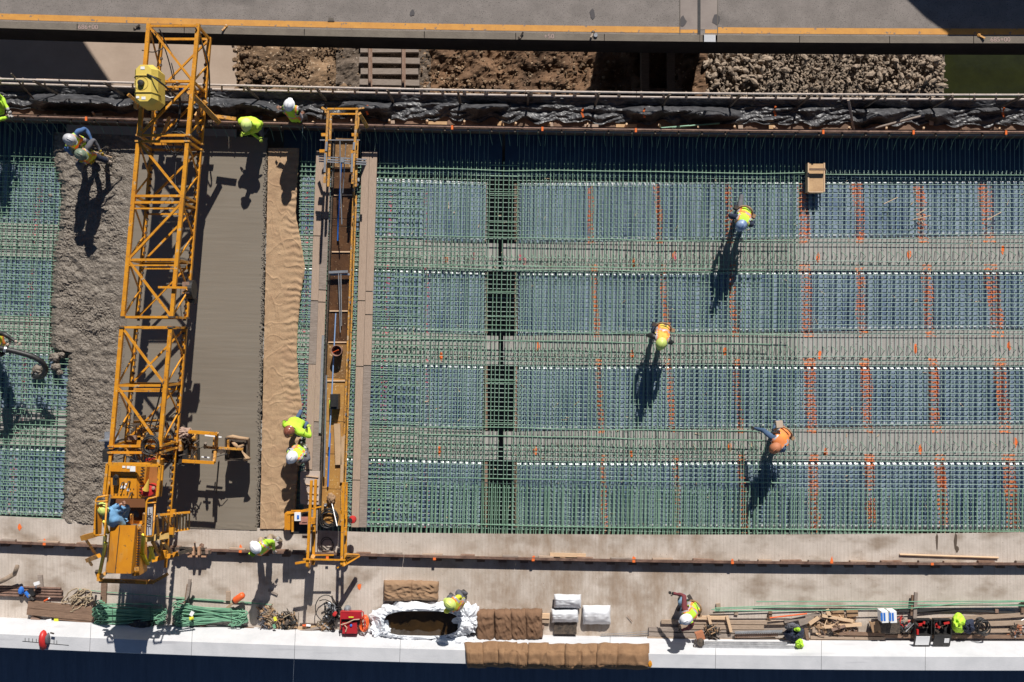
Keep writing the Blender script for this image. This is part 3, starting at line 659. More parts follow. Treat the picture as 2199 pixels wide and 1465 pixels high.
# guard rail
gr = thing('guard_rail', 'wooden double guard railing along the upper walkway above the black plastic', 'railing', C(1100, 205, -.3))
for v_, z_ in ((204, 1.0), (213.5, .5)):
    for a in range(-320, 2560, 240):
        mb = MB(); mb.tube([C(a + 1 + i * 60, v_, z_ + (0)) for i in range(5)][:4] + [C(a + 240, v_, z_)], .026, 8); part(mb, 'rail_tube', mat('bleached_rail_wood', (.58, .50, .44), .8, 0, (.42, .35, .30), 8, .2, 30), gr)
u = -302
while u < 2540:
    a, b = C(u, 204.5, .97), C(u, 213, .48); mb = MB(); mb.bar(a, b, .10, .03); part(mb, 'picket', WOOD, gr); u += rnd(46, 49.5)
u = -250
while u < 2540:
    a = C(u, 206, 1.06); b = Vector((a.x, a.y, -.3)); mb = MB(); mb.bar(a, b, .05, .05); part(mb, 'post', DRK, gr); u += 153
mb = MB(); mb.ribbon([(198, .5), (204, .5)], 0, 1, closed=False)
for (a, b) in ((62, 215), (790, 850), (1135, 1195), (1840, 1905)):
    mb = MB(); mb.ribbon([(200.5, .93), (204, .93), (204, .90), (200.5, .90)], a, b, 60); part(mb, 'top_board', WOOD, gr)
# loose pole
for i, (a, b, nm) in enumerate(((P(24, 158, 1.2), P(72, 212, .1), 'thin black pole leaning over the railing at the far left'), (P(127, 172, 1.05), P(142, 183, .5), 'short dark pole by the railing left of the machine'), (P(1822, 215, .6), P(1834, 282, 0), 'grey pole lying across the walkway, above the fifth orange line'), (P(1985, 248, .4), P(1860, 280, .0), 'long grey board slanting over the right end of the walkway'))):
    mb = MB(); mb.tube([a, b], .02 if i < 2 else .035, 6); solo(mb, 'pole', DRK if i < 2 else WOODG, nm, 'pole')
for i, (a, b) in enumerate((((1405, 277), (1545, 265)), ((1410, 280), (1500, 268)), ((1420, 275), (1480, 270)))):
    mb = MB(); mb.tube([P(*a, .05 + i * .05), P(*b, .1 + i * .05)], .02, 6); solo(mb, 'loose_rebar', GRN2, ['long green bar lying on the walkway right of centre', 'green bar crossing under the long one on the walkway', 'short green bar between two others on the walkway'][i], 'rebar')
# ================================================================ REINFORCEMENT
UB = wbars(.0095, GRN, 6); UT = wbars(.0075, GRN3, 5, 5, .016); UD = wbars(.0135, GRN, 6, 5, .008)
RM = thing('rebar_mat', 'large mat of green reinforcing bars right of the burlap strip', 'rebar mat', P(1400, 760, -.2))
RL = thing('rebar_mat', 'small patch of green reinforcing bars at the left edge by rough concrete', 'rebar mat', P(60, 760, -.2))
def leanbar(u, v0, v1, z, me, par, nm, jit=.6):
    j = rnd(-jit, jit); return inst(nm, me, par, C(u + j, v0, z), C(u + j + rnd(-jit, jit), v1, z))
def slabv(u): return interp(e_t, u) - 2
# lower mat
u = 640
while u < 2300:
    if not 1048 < u < 1104: leanbar(u, 300, slabv(u) + 4, -.175, UT, RM, 'lower_crossbar', 1.2)
    u += 9.8
def curved(r, m, u0, u1, z, v, name, n=10, wob=0):
    mb = MB(); pts = []
    for i in range(n + 1):
        uu = u0 + (u1 - u0) * i / n; pts.append(C(uu, v + (noise.noise(Vector((uu * .006, v, 0))) * wob), z))
    mb.tube(pts, r, 5, cap=False); return mb
v = 387
while v < 1150:
    inb = any(band(2199, k)[0] + 19 < v < band(2199, k)[1] - 21 for k in range(3))
    if not inb: mb = curved(.0088, GRN3, 636, 2300, -.152, v, 'l', 14, 1.5); part(mb, 'lengthwise_bar', GRN3, RM)
    elif True: mb = curved(.0075, GRN3, 636, 1040, -.152, v, 'l', 14, 1.5); part(mb, 'short_lengthwise_bar', GRN3, RM)
    v += 9.75
# upper mat
u = 640
i = 0
while u < 1716:
    leanbar(u, 352 + rnd(0, 5) if u > 930 else 362, slabv(u) + 3, -.075, UB, RM, 'upper_crossbar', .9); u += (10.8 if i % 3 else 8.2); i += 1
v = 365; i = 0
while v < 1154:
    ue = (905 if i % 2 else 848); mb = curved(.0115, GRN, 636, ue + rnd(-3, 3), -.05, v, 'l', 4); part(mb, 'lap_bar', GRN, RM); v += 10.6; i += 1
for v_, ua, ub in ((581, 905, 1640), (588, 905, 1640), (742, 790, 1655), (948, 905, 1640), (520, 905, 1700), (374, 860, 1740), (722, 905, 1700), (930, 905, 1700), (1040, 905, 1700), (1140, 780, 2300)):
    part(curved(.013, GRN, ua, ub, -.04, v_, 'x', 8, 5), 'spacer_bar', GRN, RM)
for v_ in (384, 443, 498, 640, 690, 850, 905):
    for k in range(2): part(curved(.009, GRN, 1045, 1108, -.06, v_ + rnd(-25, 25), 'x', 3), 'gap_bar', GRN, RM)
# dowels from the finished slab
u = 790
i = 0
while u < 2300:
    leanbar(u, 1052 + rnd(-2, 2), slabv(u) + 6, -.055, UD, RM, 'dowel_bar', 1.2); u += (10.8 if i % 2 else 8.6); i += 1
u = 1722
while u < 2300:
    leanbar(u, 366 + rnd(-2, 3), 376, -.06, UT, RM, 'bar_end', 1); u += 10
part(curved(.011, GRN, 1700, 2300, -.06, 376, 'x', 8), 'spacer_bar', GRN, RM)
mb = MB()
for i in range(2600):
    c = C(rnd(645, 2199), rnd(390, 1140), rnd(-.14, -.05)); t = rnd(0, 3.14); d = Vector((math.cos(t), math.sin(t), rnd(-.3, .3))) * rnd(.012, .03); mb.bar(c - d, c + d, .006, .006)
part(mb, 'wire_tie', BLK, RM, stuff=True, fix=False)
mb = MB()
for i in range(240):
    c = C(rnd(645, 2199), rnd(390, 1140), -.20); t = rnd(0, 3.14); d = Vector((math.cos(t), math.sin(t), 0)) * rnd(.02, .09); mb.bar(c - d, c + d, rnd(.006, .02), .006)
solo(mb, 'litter', WOODL, 'small wood chips and tie scraps lying under the reinforcing bars', 'litter', kind='stuff', fix=False)
# left patch
u = -60; i = 0
while u < 137:
    leanbar(u, 350 if u > 28 else 300, 1152, -.10, UB, RL, 'upper_crossbar', .9)
    leanbar(u + 3.2, 292, 1150, -.175, UT, RL, 'lower_crossbar', .9); u += 11.2
v = 356; i = 0
while v < 1154:
    ue = 136 if v < 740 else 152
    part(curved(.0105, GRN, -60, ue, -.08, v + 15, 'l', 3), 'lengthwise_bar', GRN, RL)
    if i % 2: part(curved(.0075, GRN3, -60, ue, -.15, v + 20, 'l', 3), 'lower_lengthwise_bar', GRN, RL)
    v += 11.2; i += 1
# loose sticks on the mat
for i, (a, b) in enumerate((((1898, 438), (1928, 424)), ((1960, 472), (1998, 463)), ((1968, 462), (1990, 448)), ((2120, 472), (2150, 456)))):
    mb = MB(); mb.tube([P(*a, -.03), P(*b, -.03)], .01, 5); solo(mb, 'loose_tie', WOODL, ['pale stick lying on the mat between the fifth and sixth orange lines', 'lower pale stick crossing the sixth orange line', 'upper pale stick crossing the sixth orange line', 'pale stick lying on the last orange line at the right'][i], 'stick')
# plywood box at the upper edge
pb = thing('plywood_box', 'narrow plywood box standing across the edge of the reinforcement, near the upper right', 'box', P(1752, 400, -.2))
a, b = P(1736, 350, .1), P(1770, 412, .1)
mb = MB(); mb.box(((a.x + b.x) / 2, (a.y + b.y) / 2, .08), (b.x - a.x - .04, a.y - b.y - .04, .03)); part(mb, 'lid', PLYT, pb)
for sx in (a.x, b.x): mb = MB(); mb.box((sx, (a.y + b.y) / 2, .0), (.035, a.y - b.y, .22)); part(mb, 'side', WOODL, pb)
mb = MB(); mb.box(((a.x + b.x) / 2, b.y, 0), (b.x - a.x - .04, .03, .2)); part(mb, 'end', WOODL, pb)
mb = MB(); mb.box(((a.x + b.x) / 2, a.y - .18, .2), (b.x - a.x, .05, .05)); part(mb, 'handle_bar', WOODD, pb)
# ================================================================ FRESH CONCRETE, BURLAP, PLANKS
Lf = [(288, 116), (330, 112), (345, 110), (400, 130), (470, 126), (560, 113), (650, 108), (742, 106), (752, 112), (757, 146), (870, 142), (960, 139), (1112, 134), (1140, 134)]
def rough(a, b):
    v = 296 + (1158 - 296) * b
    # bridge row: v is a pixel row on the left side
    e = slabv(200) - 50
    py = 285 + (1123 - 285) * b
    x0 = interp(Lf, py) + 5 * noise.noise(Vector((0, py * .05, 1))) + 3 * noise.noise(Vector((0, py * .2, 1)))
    x1 = 300 - (py - 300) * .07
    px = x0 + (x1 - x0) * a
    py2 = py + (px - 150) * .042
    n1 = fbm(px * .045, py * .045, 0, 3); n2 = abs(noise.noise(Vector((px * .09, py * .11, 4)))); n3 = noise.noise(Vector((px * .33, py * .33, 9)))
    rg = abs(noise.noise(Vector((px * .022 + .7 * n1, py * .032, 12))))
    t = min(1, (1 - a) * 4)
    n4 = noise.noise(Vector((px * .8, py * .8, 2)))
    sm_ = .45 + .55 * min(1, max(0, .5 + 2.2 * noise.noise(Vector((px * .016, py * .011, 30)))))
    z = .015 + (.045 * n1 + (.022 * n2 + .026 * n3 + .012 * n4) * sm_ - .03 * max(0, .10 - rg) * 6 * sm_) * t
    if a < .02: z = -.2
    elif a < .08: z -= (.08 - a) * 1.6
    return P(px, py2, z)
mb = MB(); mb.grid(rough, 200, 700); struct(mb, 'rough_concrete', ROUGHC, fix=False, smooth=True)
def smoothc(a, b):
    py = 288 + (1132 - 288) * b; x0 = 298 - (py - 300) * .07; x1 = 574 - (py - 330) * .024 + 1.5 * noise.noise(Vector((0, py * .11, 1)))
    px = x0 + (x1 - x0) * a; py2 = py + (px - 300) * .03 - .5
    z = .012 + .002 * noise.noise(Vector((px * .01, py * .2, 3))) - (.05 if a > .995 else 0)
    if b > .985: z += .012 * abs(noise.noise(Vector((px * .12, py * .15, 2))))
    return P(px, py2, z)
mb = MB(); mb.grid(smoothc, 90, 420); struct(mb, 'smooth_concrete', WET, fix=False, smooth=True)
mb = MB()
for i in range(900):
    py = rnd(335, 1130); px = 572 - (py - 330) * .024 + random.gauss(0, 2.4); mb.rock(P(px, py, .02), rnd(.008, .022), None)
solo(mb, 'concrete_crumbs', ROUGHC, 'crumbly line of mortar bits along the straight edge of smooth concrete', 'crumbs', kind='stuff', fix=False)
mb = MB()
for (px, py, r) in ((118, 768, .14), (132, 762, .10), (120, 788, .12), (128, 800, .08), (80, 794, .13), (88, 805, .09), (72, 802, .06), (108, 420, .05), (126, 600, .07)):
    mb.blob(P(px, py, -.04), r * .8, px, (1.1, 1, .7), .55, 12, 3)
solo(mb, 'concrete_lumps', ROUGHC, 'lumps of fresh concrete dropped on the bars around the hose mouth', 'concrete', kind='stuff', fix=False, smooth=True)
rR = [(330, 641), (400, 637), (460, 634), (520, 646), (575, 655), (640, 645), (700, 640), (760, 638), (820, 643), (870, 650), (940, 648), (1000, 644), (1060, 640), (1134, 636)]
def burl(a, b):
    py = 318 + (1136 - 318) * b; x0 = 576 - (py - 330) * .022 + 1.2 * noise.noise(Vector((0, py * .06, 1))); x1 = interp(rR, py) - (py - 600) * .006 + 1.2 * noise.noise(Vector((0, py * .09, 4)))
    px = x0 + (x1 - x0) * a
    sm = max(0, (a - .42)) / .58; sm = min(1, sm * 1.6)
    wv = math.sin(py * .42 + 1.2 * noise.noise(Vector((px * .05, py * .03, 1))) * 3)
    z = .035 + sm * .014 * wv * (.6 + .5 * noise.noise(Vector((py * .02, 0, 3)))) + .008 * fbm(px * .05, py * .07, 2, 3)
    fold = abs(noise.noise(Vector((px * .025 + py * .012, py * .02 - px * .01, 6)))); z += .010 * max(0, .05 - fold) / .05
    f2 = abs(noise.noise(Vector((px * .06, py * .011, 16)))); z += .009 * max(0, .04 - f2) / .04
    if a > .975: z -= .05
    return P(px, py, z)
mb = MB(); mb.grid(burl, 70, 600)
solo(mb, 'burlap_cover', BURL, 'long strip of damp tan burlap laid over the fresh concrete, with a wavy right edge', 'burlap', smooth=True, fix=False)
# planks
def plank(pts, z, m, lab, grp, th=.045):
    (x0, y0), (x1, y1), w_ = pts; a, b = P(x0, y0, z), P(x1, y1, z)
    mb = MB(); mb.bar(a, b, w_ / S, th); d = (b - a).normalized()
    return solo(mb, 'plank', m, lab, 'plank', grp)
def pxl(y): return 695.5 - (y - 325) * .0365       # left walkway centre
def pxr(y): return 794 - (y - 325) * .0285
GRPP = 'weathered planks beside the work bridge'
LP = {-8: ((325, 506, .02), (508, 645, 0), (647, 782, .01), (783, 1008, 0), (1010, 1150, .0)), 8: ((330, 470, 0), (472, 622, .01), (624, 648, 0), (650, 905, .0), (907, 1140, 0))}
names = iter(['topmost board of the outer column left of the work bridge', 'second board down of the outer column left of the work bridge', 'third board down of the outer column left of the work bridge', 'fourth board down of the outer column left of the work bridge', 'lowest board of the outer column left of the work bridge',
 'topmost board of the inner column left of the work bridge', 'second board down of the inner column left of the work bridge', 'very short board in the inner column left of the work bridge', 'fourth board down of the inner column left of the work bridge', 'lowest board of the inner column left of the work bridge'])
for dx, segs in LP.items():
    for (a, b, dz) in segs:
        plank(((pxl(a) + dx, a), (pxl(b) + dx, b), 15.6), .035 + dz * .3, WOOD if (a + dx) % 3 else WOODG, next(names), GRPP)
names = iter(['topmost board of the inner column right of the work bridge', 'second board down of the inner column right of the work bridge', 'third board down of the inner column right of the work bridge', 'lowest board of the inner column right of the work bridge',
 'topmost board of the outer column right of the work bridge', 'second board down of the outer column right of the work bridge', 'third board down of the outer column right of the work bridge', 'lowest greyish board of the outer column right of the work bridge'])
for dx, segs in {-8.3: ((325, 645), (647, 786), (788, 1030), (1032, 1132)), 8.3: ((325, 625), (627, 675), (677, 784), (786, 1132))}.items():
    for (a, b) in segs:
        plank(((pxr(a) + dx, a), (pxr(b) + dx, b), 16), .035, WOOD if a != 786 or dx < 0 else WOODG, next(names), GRPP)
# ================================================================ WORK BRIDGE
wb = thing('work_bridge', 'narrow yellow framed work bridge with plywood floor, right of the burlap strip', 'work bridge', P(720, 740, 0))
ZW = .42
def fl(y): return 742 - (y - 300) * .0385            # floor centre line
ys = [297, 360, 419, 470, 486, 541, 600, 668, 735, 812, 818, 905, 975, 1050, 1128]
for a, b in zip(ys, ys[1:]):
    mb = MB(); mb.bar(P(fl(a) - 1, a + .6, ZW), P(fl(b) - 1, b - .6, ZW), .46, .03)
    part(mb, 'floor_panel', PLYT if a < 360 and 0 else (PLYD if a < 735 and a >= 360 else (mat('brown_damp_plywood', (.26, .135, .04), .6, 0, (.17, .085, .028), 5, .3, 24, speck=((.5, .36, .2), 22, .63)) if a < 812 or a < 360 else PLYG)), wb)
for y in (419, 541, 668, 735, 818):
    mb = MB(); mb.bar(P(fl(y) - 20, y, ZW + .03), P(fl(y) + 19, y, ZW + .03), .03, .03); part(mb, 'floor_batten', WOODL, wb)
for sx in (-24, 22):      # side beams under the floor
    mb = MB(); mb.bar(P(fl(300) + sx, 300, ZW - .03), P(fl(1128) + sx, 1128, ZW - .03), .035, .12); part(mb, 'side_beam', YEL2 if sx > 0 else DRK, wb)
# right lattice side
pr0 = lambda y: fl(y) + 25
for z_, dx in ((.55, 0), (.95, 3)):
    mb = MB(); mb.bar(P(pr0(420) + dx, 420, z_), P(pr0(1125) + dx, 1125, z_), .035, .035); part(mb, 'side_chord', YEL2, wb)
y = 420; i = 0
while y < 1110:
    y2 = y + 24; mb = MB(); mb.bar(P(pr0(y) + (3 if i % 2 else 0), y, .95 if i % 2 else .55), P(pr0(y2) + (0 if i % 2 else 3), y2, .55 if i % 2 else .95), .018, .018); part(mb, 'lattice_bar', YEL, wb); y = y2; i += 1
for y in (466, 650, 773, 890): mb = MB(); mb.bar(P(pr0(y) - 2, y, .6), P(pr0(y) + 9, y, .3), .06, .03); part(mb, 'bracket', STL, wb)
def tubes(name, pts, w_, m=YEL): mb = MB(); mb.bar(*pts, w_, w_); return part(mb, name, m, wb)
for (a, b, z_, w_, m) in (((705, 234), (697, 393), 1.35, .055, YEL2), ((711, 244), (705, 401), .85, .055, YEL2), ((767, 232), (757, 395), 1.35, .055, YEL2), ((770, 244), (764, 401), .85, .055, YEL2),
                       ((669, 1032), (660, 1216), 1.35, .062, YEL), ((678, 1030), (673, 1212), .85, .062, YEL), ((738, 1036), (734, 1212), 1.35, .062, YEL), ((744, 1036), (742, 1210), .85, .062, YEL)):
    tubes('end_post', (P(*a, z_), P(*b, z_)), w_, m)
for (a, b, z_, w_) in (((703, 234), (768, 234), 1.37, .04), ((710, 245), (766, 245), .87, .04), ((651, 1201), (742, 1203), 1.4, .035), ((675, 1192), (717, 1192), .8, .03), ((650, 1096), (690, 1088), 1.2, .03), ((617, 1104), (665, 1096), 1.1, .03)):
    tubes('cross_tube', (P(*a, z_), P(*b, z_)), w_, YEL)
for (a, b, z0, z1, w_) in (((766, 234), (782, 232), 1.35, 1.3, .035), ((702, 238), (692, 232), 1.35, 1.2, .05), ((772, 245), (788, 272), 1.2, .62, .09), ((700, 240), (708, 275), 1.0, .6, .06), ((634, 1210), (665, 1205), 1.0, 1.0, .05), ((742, 1192), (770, 1193), 1.0, .5, .06), ((770, 1193), (735, 1214), .5, .9, .08), ((735, 1214), (724, 1220), .9, .9, .03), ((663, 1205), (663, 1216), .9, .2, .09), ((672, 1195), (672, 1210), 1., .2, .09)):
    mb = MB(); mb.bar(P(*a, z0), P(*b, z1), w_, w_); part(mb, 'strut', YEL if a[1] > 600 else YEL2, wb)
for (x, y) in ((737, 1100), (739, 1136), (668, 1135), (697, 290), (762, 290), (693, 325), (760, 327)):
    mb = MB(); mb.box(P(x, y, 1.1), (.14, .07, .10)); part(mb, 'clamp', YEL, wb)
for (y0, y1, x) in ((305, 325, 702), (330, 370, 699), (330, 370, 757), (306, 322, 761)):
    mb = MB(); mb.bar(P(x, y0, 1.37), P(x - 1.5, y1, 1.37), .05, .06); part(mb, 'grey_sleeve', STL, wb)
for (x, y) in ((704, 1196), (740, 1196)) : pass
for (x, y) in ((662, 1190), (742, 1190), (708, 280), (768, 282)):
    mb = MB(); c = P(x, y, .25 if y > 600 else .68); mb.cyl(c + Vector((0, -.04, 0)), c + Vector((0, .04, 0)), .09, 14); part(mb, 'wheel', DRK, wb)
eng = thing('engine_unit', 'small engine in a yellow frame bolted to the lower end of the work bridge', 'engine', P(650, 1118, .9))
mb = MB(); mb.box(P(620, 1118, .95), (.14, .40, .3)); part(mb, 'control_box', ORP, eng)
mb = MB(); mb.box(P(628.5, 1120, 1.05), (.05, .50, .05)); mb.box(P(645, 1097, 1.05), (.45, .03, .05)); part(mb, 'frame', YEL, eng)
mb = MB(); mb.box(P(640, 1109, 1.1), (.15, .20, .12)); part(mb, 'air_filter', WHITE, eng)
mb = MB(); mb.box(P(640, 1110, 1.17), (.05, .08, .02)); part(mb, 'choke_label', BLUE, eng)
mb = MB(); mb.box(P(654, 1117, 1.05), (.22, .18, .16)); mb.box(P(654, 1117, 1.14), (.12, .10, .02)); part(mb, 'motor_block', mat('dusty_red_metal', (.30, .10, .08), .7, 0, (.42, .22, .16), 8), eng)
mb = MB(); mb.box(P(654, 1105, 1.02), (.18, .10, .16)); mb.box(P(642, 1124, .9), (.4, .5, .1)); part(mb, 'guard', BLK, eng)
mb = MB(); mb.box(P(672, 1118, 1.25), (.12, .14, .16)); part(mb, 'gearbox', YEL, eng)
def coil(name, lab, cat, c, r0, r1, turns, m, z0, z1, rr=.012, sq=1.0, grp=None, n=20):
    mb = MB(); pts = []
    N_ = int(turns * n)
    for i in range(N_ + 1):
        t = i / n * 2 * math.pi; r = r0 + (r1 - r0) * (.5 + .5 * math.sin(i * .37 + random.random() * .4)); 
        pts.append(Vector((c.x + r * math.cos(t), c.y + r * sq * math.sin(t), z0 + (z1 - z0) * i / N_ + rnd(-.01, .01))))
    mb.tube(pts, rr, 6); return solo(mb, name, m, lab, cat, grp, smooth=True)
coil('hose_coil', 'tangled coil of black hose on the lower end of the work bridge', 'hose', P(706, 1112, .5), .15, .24, 9, BLK, .46, .62, .011)
coil('hose_coil', 'loose black cable loop lying on the slab in the shade below the work bridge', 'hose', P(700, 1170, 0), .10, .20, 2, BLK, .02, .06, .009)
mb = MB(); mb.lathe(P(722, 1172 - 60, .5), [(0, .12), (.05, .12), (.05, 0)], 10)
mb = MB(); mb.tube([P(712, 1078, .5), P(724, 1130, .7)], [.012, .016], 6); solo(mb, 'grease_gun', ALU, 'pale metal rod lying on the black hose coil', 'tool')
mb = MB(); mb.blob(P(711, 1070, .52), .085, 3, (1, 1.4, .6), .5); solo(mb, 'dirty_rag', CARD, 'dirty reddish rag on the work bridge floor above the hose coil', 'rag', smooth=True)
mb = MB(); mb.lathe(P(699.5, 1084, .45), [(.0, .06), (.02, .07), (.035, .07), (.04, 0)], 12); solo(mb, 'steel_fitting', STL, 'round steel fitting beside the hose coil', 'fitting')
mb = MB(); c = P(758, 1115, .6); mb.lathe(c, [(0, .16), (.08, .14), (.10, .05), (.09, 0)], 12); rb_ = thing('red_reel', 'small red reel hooked on the right side of the work bridge', 'reel', c); part(mb, 'housing', RED, rb_)
mb = MB(); mb.lathe(c + Vector((-.05, 0, .15)), [(0, .03), (.06, .03), (.06, 0)], 10); part(mb, 'hub', BLK, rb_)
# white barrow like panel at left of work bridge
fb = thing('white_tray', 'pale rounded tray with slats lying beside the lower yellow posts', 'tray', P(668, 1050, .1))
mb = MB(); a = P(668, 1048, .15); mb.prism([(a.x + .24 * (1 if abs(t) < 1.57 else -1) * .9 + .06 * math.cos(t), a.y + .34 * (1 if t > 0 else -1) + .08 * math.sin(t)) for t in [(-math.pi + i * math.pi / 6) + .01 for i in range(12)]], .10, .16); part(mb, 'panel', mat('pale_dusty_plastic', (.50, .42, .36), .8, 0, (.42, .33, .28), 4), fb)
for dy in (-26, -8, 10, 24): mb = MB(); mb.bar(P(656, 1048 + dy, .18), P(684, 1051 + dy, .18), .022, .02); part(mb, 'slat', WOODL, fb)
# tools on the work bridge
fo = thing('bull_float', 'bull float with grey blade across the dark wet plywood and twin pale poles', 'float', P(728, 585, .5))
mb = MB(); mb.bar(P(706, 585, .62), P(747, 583, .62), .06, .03); mb.bar(P(710, 590, .55), P(751, 589, .55), .05, .03); part(mb, 'blade', STL, fo)
for (a, b) in (((727, 585), (731, 714)), ((732, 588), (733.5, 700))): mb = MB(); mb.tube([P(*a, .62), P(*b, .50)], .013, 8); part(mb, 'pole', ALU, fo)
sf = thing('screed_tool', 'three grey aluminium rails laid across the planks at the upper end', 'rail set', P(735, 345, .5))
for i, dy in enumerate((0, 5.5, 10.5)): mb = MB(); mb.bar(P(683 + i, 336 + dy, .95), P(787, 343 + dy, .95), .03, .03); part(mb, 'rail', STL, sf)
mb = MB(); mb.box(P(735, 344, 1.0), (.09, .12, .06)); part(mb, 'bracket', STL, sf)
lf = thing('long_float', 'long handled float with blue and grey pole hanging over the upper plywood', 'float', P(732, 400, .5))
mb = MB(); mb.bar(P(687, 301, 1.2), P(773, 301, 1.2), .022, .03); part(mb, 'blade', STL, lf)
mb = MB(); mb.tube([P(730, 303, 1.2), P(731, 400, 1.1), P(734, 482, 1.0)], .015, 8); part(mb, 'grey_pole', STL, lf)
mb = MB(); mb.tube([P(733, 350, 1.0), P(728, 440, .7), P(725, 517, .5)], .018, 8); part(mb, 'blue_pole', BLUE, lf)
mb = MB(); mb.tube([P(743, 308, 1.0), P(736, 415, .6)], .013, 8); part(mb, 'white_pole', ALU, lf)
mb = MB(); mb.tube([P(721, 673, .5), P(711, 880, .6), P(706, 960, .6)], .016, 8); solo(mb, 'blue_pole', mat('pale_blue_pole', (.22, .34, .55), .4), 'long pale blue pole lying along the floor past the bucket', 'pole')
mb = MB(); mb.tube([P(709, 930, .55), P(704, 1045, .5)], .02, 8); solo(mb, 'blue_pole', BLUE, 'deep blue pole lying on the golden plywood below the black case', 'pole')
mb = MB(); mb.tube([P(701, 806, .6), P(696, 1024, .6)], .022, 8); solo(mb, 'grey_pipe', STL, 'long light grey pipe along the left side of the golden plywood', 'pipe')
mb = MB(); mb.bar(P(694, 720, .1), P(687, 930, .1), .06, .03); solo(mb, 'metal_strip', ALU, 'pale metal strip lying on the planks left of the bucket', 'strip')
bt = thing('bucket', 'round brown bucket standing on the damp plywood beside the blue pole', 'bucket', P(727, 753, ZW))
mb = MB(); c = P(727, 753, ZW + .02); mb.lathe(c, [(0, .01), (.10, .01), (.125, .30), (.135, .30), (.11, 0)], 18); part(mb, 'shell', mat('bucket_clay', (.36, .22, .17), .7, 0, (.25, .13, .10), 6), bt, smooth=False)
mb = MB(); mb.lathe(c + Vector((0, 0, .12)), [(0, 0), (.105, 0)], 18); part(mb, 'slurry', mat('dark_red_slurry', (.05, .015, .012), .4), bt)
mb = MB(); mb.tube([c + Vector((-.1, -.04, .2)), c + Vector((.05, .02, .3))], .012, 6); part(mb, 'stick', ORNG, bt)
bc = thing('black_case', 'black bag with sloping top on the golden plywood below the bucket', 'bag', P(720, 863, ZW))
mb = MB(); c = P(720, 862, ZW + .16); mb.box(c, (.20, .36, .30)); mb.box(c + Vector((0, .02, .17)), (.14, .28, .05)); part(mb, 'shell', BLK, bc)
mb = MB(); mb.box(P(709.5, 868, ZW + .1), (.04, .2, .06)); part(mb, 'strap', HAZL, bc)
for (a, b, w_, lab) in (((724, 910), (727, 998), 13, 'wide tan board on golden plywood below the black bag'), ((737, 938), (734, 1036), 7, 'narrow tan board beside the wide one on golden plywood')):
    mb = MB(); mb.bar(P(*a, ZW + .06), P(*b, ZW + .06), w_ / S, .05); solo(mb, 'board', mat('tan_board', (.50, .34, .2), .8, 0, (.42, .28, .16), 4, .2, 30), lab, 'board')
# ================================================================ PAVING MACHINE
pm = thing('paving_machine', 'long yellow truss paving machine spanning the deck, its end panel marked 3600', 'paving machine', P(330, 740, 0))
ZT, ZB = 2.2, 1.2
TL = lambda y: 320 - (y - 52) * .0888
TR = lambda y: 426 - (y - 50) * .0905
BL = lambda y: 347 - (y - 81) * .0875
BR = lambda y: 450 - (y - 81) * .083
# a section at "row" y is the same plane for top and bottom chords: top seen at yt, bottom nearer the middle
def TLp(y): return P(TL(y), y, ZT)
def TRp(y): return P(TR(y), y, ZT)
def yb(y): return 732 + (y - 732) * (H - ZT) / (H - ZB)
def BLp(y): q = yb(y); return P(BL(q), q, ZB)
def BRp(y): q = yb(y); return P(BR(q), q, ZB)
def tb(name, a, b, w_, m=YEL, par=None, lab=None):
    mb = MB(); mb.bar(a, b, w_, w_); return part(mb, name, m, par or pm, lab)
secs = [(54, 291), (304, 681), (703, 962), (972, 1238)]
for (a, b) in secs:
    for f, w_, nm in ((TLp, .088, 'top_chord'), (TRp, .088, 'top_chord'), (BLp, .08, 'bottom_chord'), (BRp, .09, 'bottom_chord')):
        tb(nm, f(a - 2), f((1078 if (b > 1000 and nm == 'top_chord') else b) + 2), w_ * (1 if b < 1000 else .7))
def frame(y, full=True, w_=.055):
    tb('cross_strut', TLp(y), TRp(y), w_); tb('cross_strut', BLp(y), BRp(y), w_)
    tb('side_post', TLp(y), BLp(y), w_ * .9); tb('side_post', TRp(y), BRp(y), w_ * .9)
for y in (56, 175, 291, 304, 421, 435, 558, 681, 703, 828, 958, 972): frame(y)
for y in (187, 448, 570, 840):
    tb('cross_strut', TLp(y), TRp(y), .035); tb('cross_strut', BLp(y), BRp(y), .04)
pan = [(56, 175), (175, 291), (304, 421), (435, 558), (558, 681), (703, 828), (828, 958)]
for i, (a, b) in enumerate(pan):
    if i % 2 == 0: tb('top_brace', TLp(a), TRp(b), .05)
    else: tb('top_brace', TRp(a), TLp(b), .05) if i in (1, 3) else tb('top_brace', TLp(a), TRp(b), .05)
    tb('bottom_brace', BRp(a), BLp(b), .045)
    m_ = (a + b) / 2
    tb('side_brace', TLp(a), BLp(m_), .032); tb('side_brace', BLp(m_), TLp(b), .032)
    tb('side_brace', TRp(a), BRp(m_), .032); tb('side_brace', BRp(m_), TRp(b), .032)
for y in (291, 304, 681, 703, 958, 972):
    for f in (TLp, TRp, BLp, BRp):
        mb = MB(); mb.box(f(y) + Vector((0, 0, .0)), (.13, .04, .13)); part(mb, 'joint_flange', DRK if y in (681, 703) else YEL2, pm)
# transport rail / chain track on the right bottom chord
mb = MB()
for i in range(74):
    y = 100 + i * 15; mb.box(BRp(y) + Vector((-.02, 0, .06)), (.07, .05, .05))
part(mb, 'chain_links', DRK, pm, stuff=True)
mb = MB()
for i in range(60):
    y = 100 + i * 15; mb.box(BLp(y) + Vector((.05, 0, .03)), (.05, .05, .05))
part(mb, 'chain_links', DRK, pm, stuff=True)
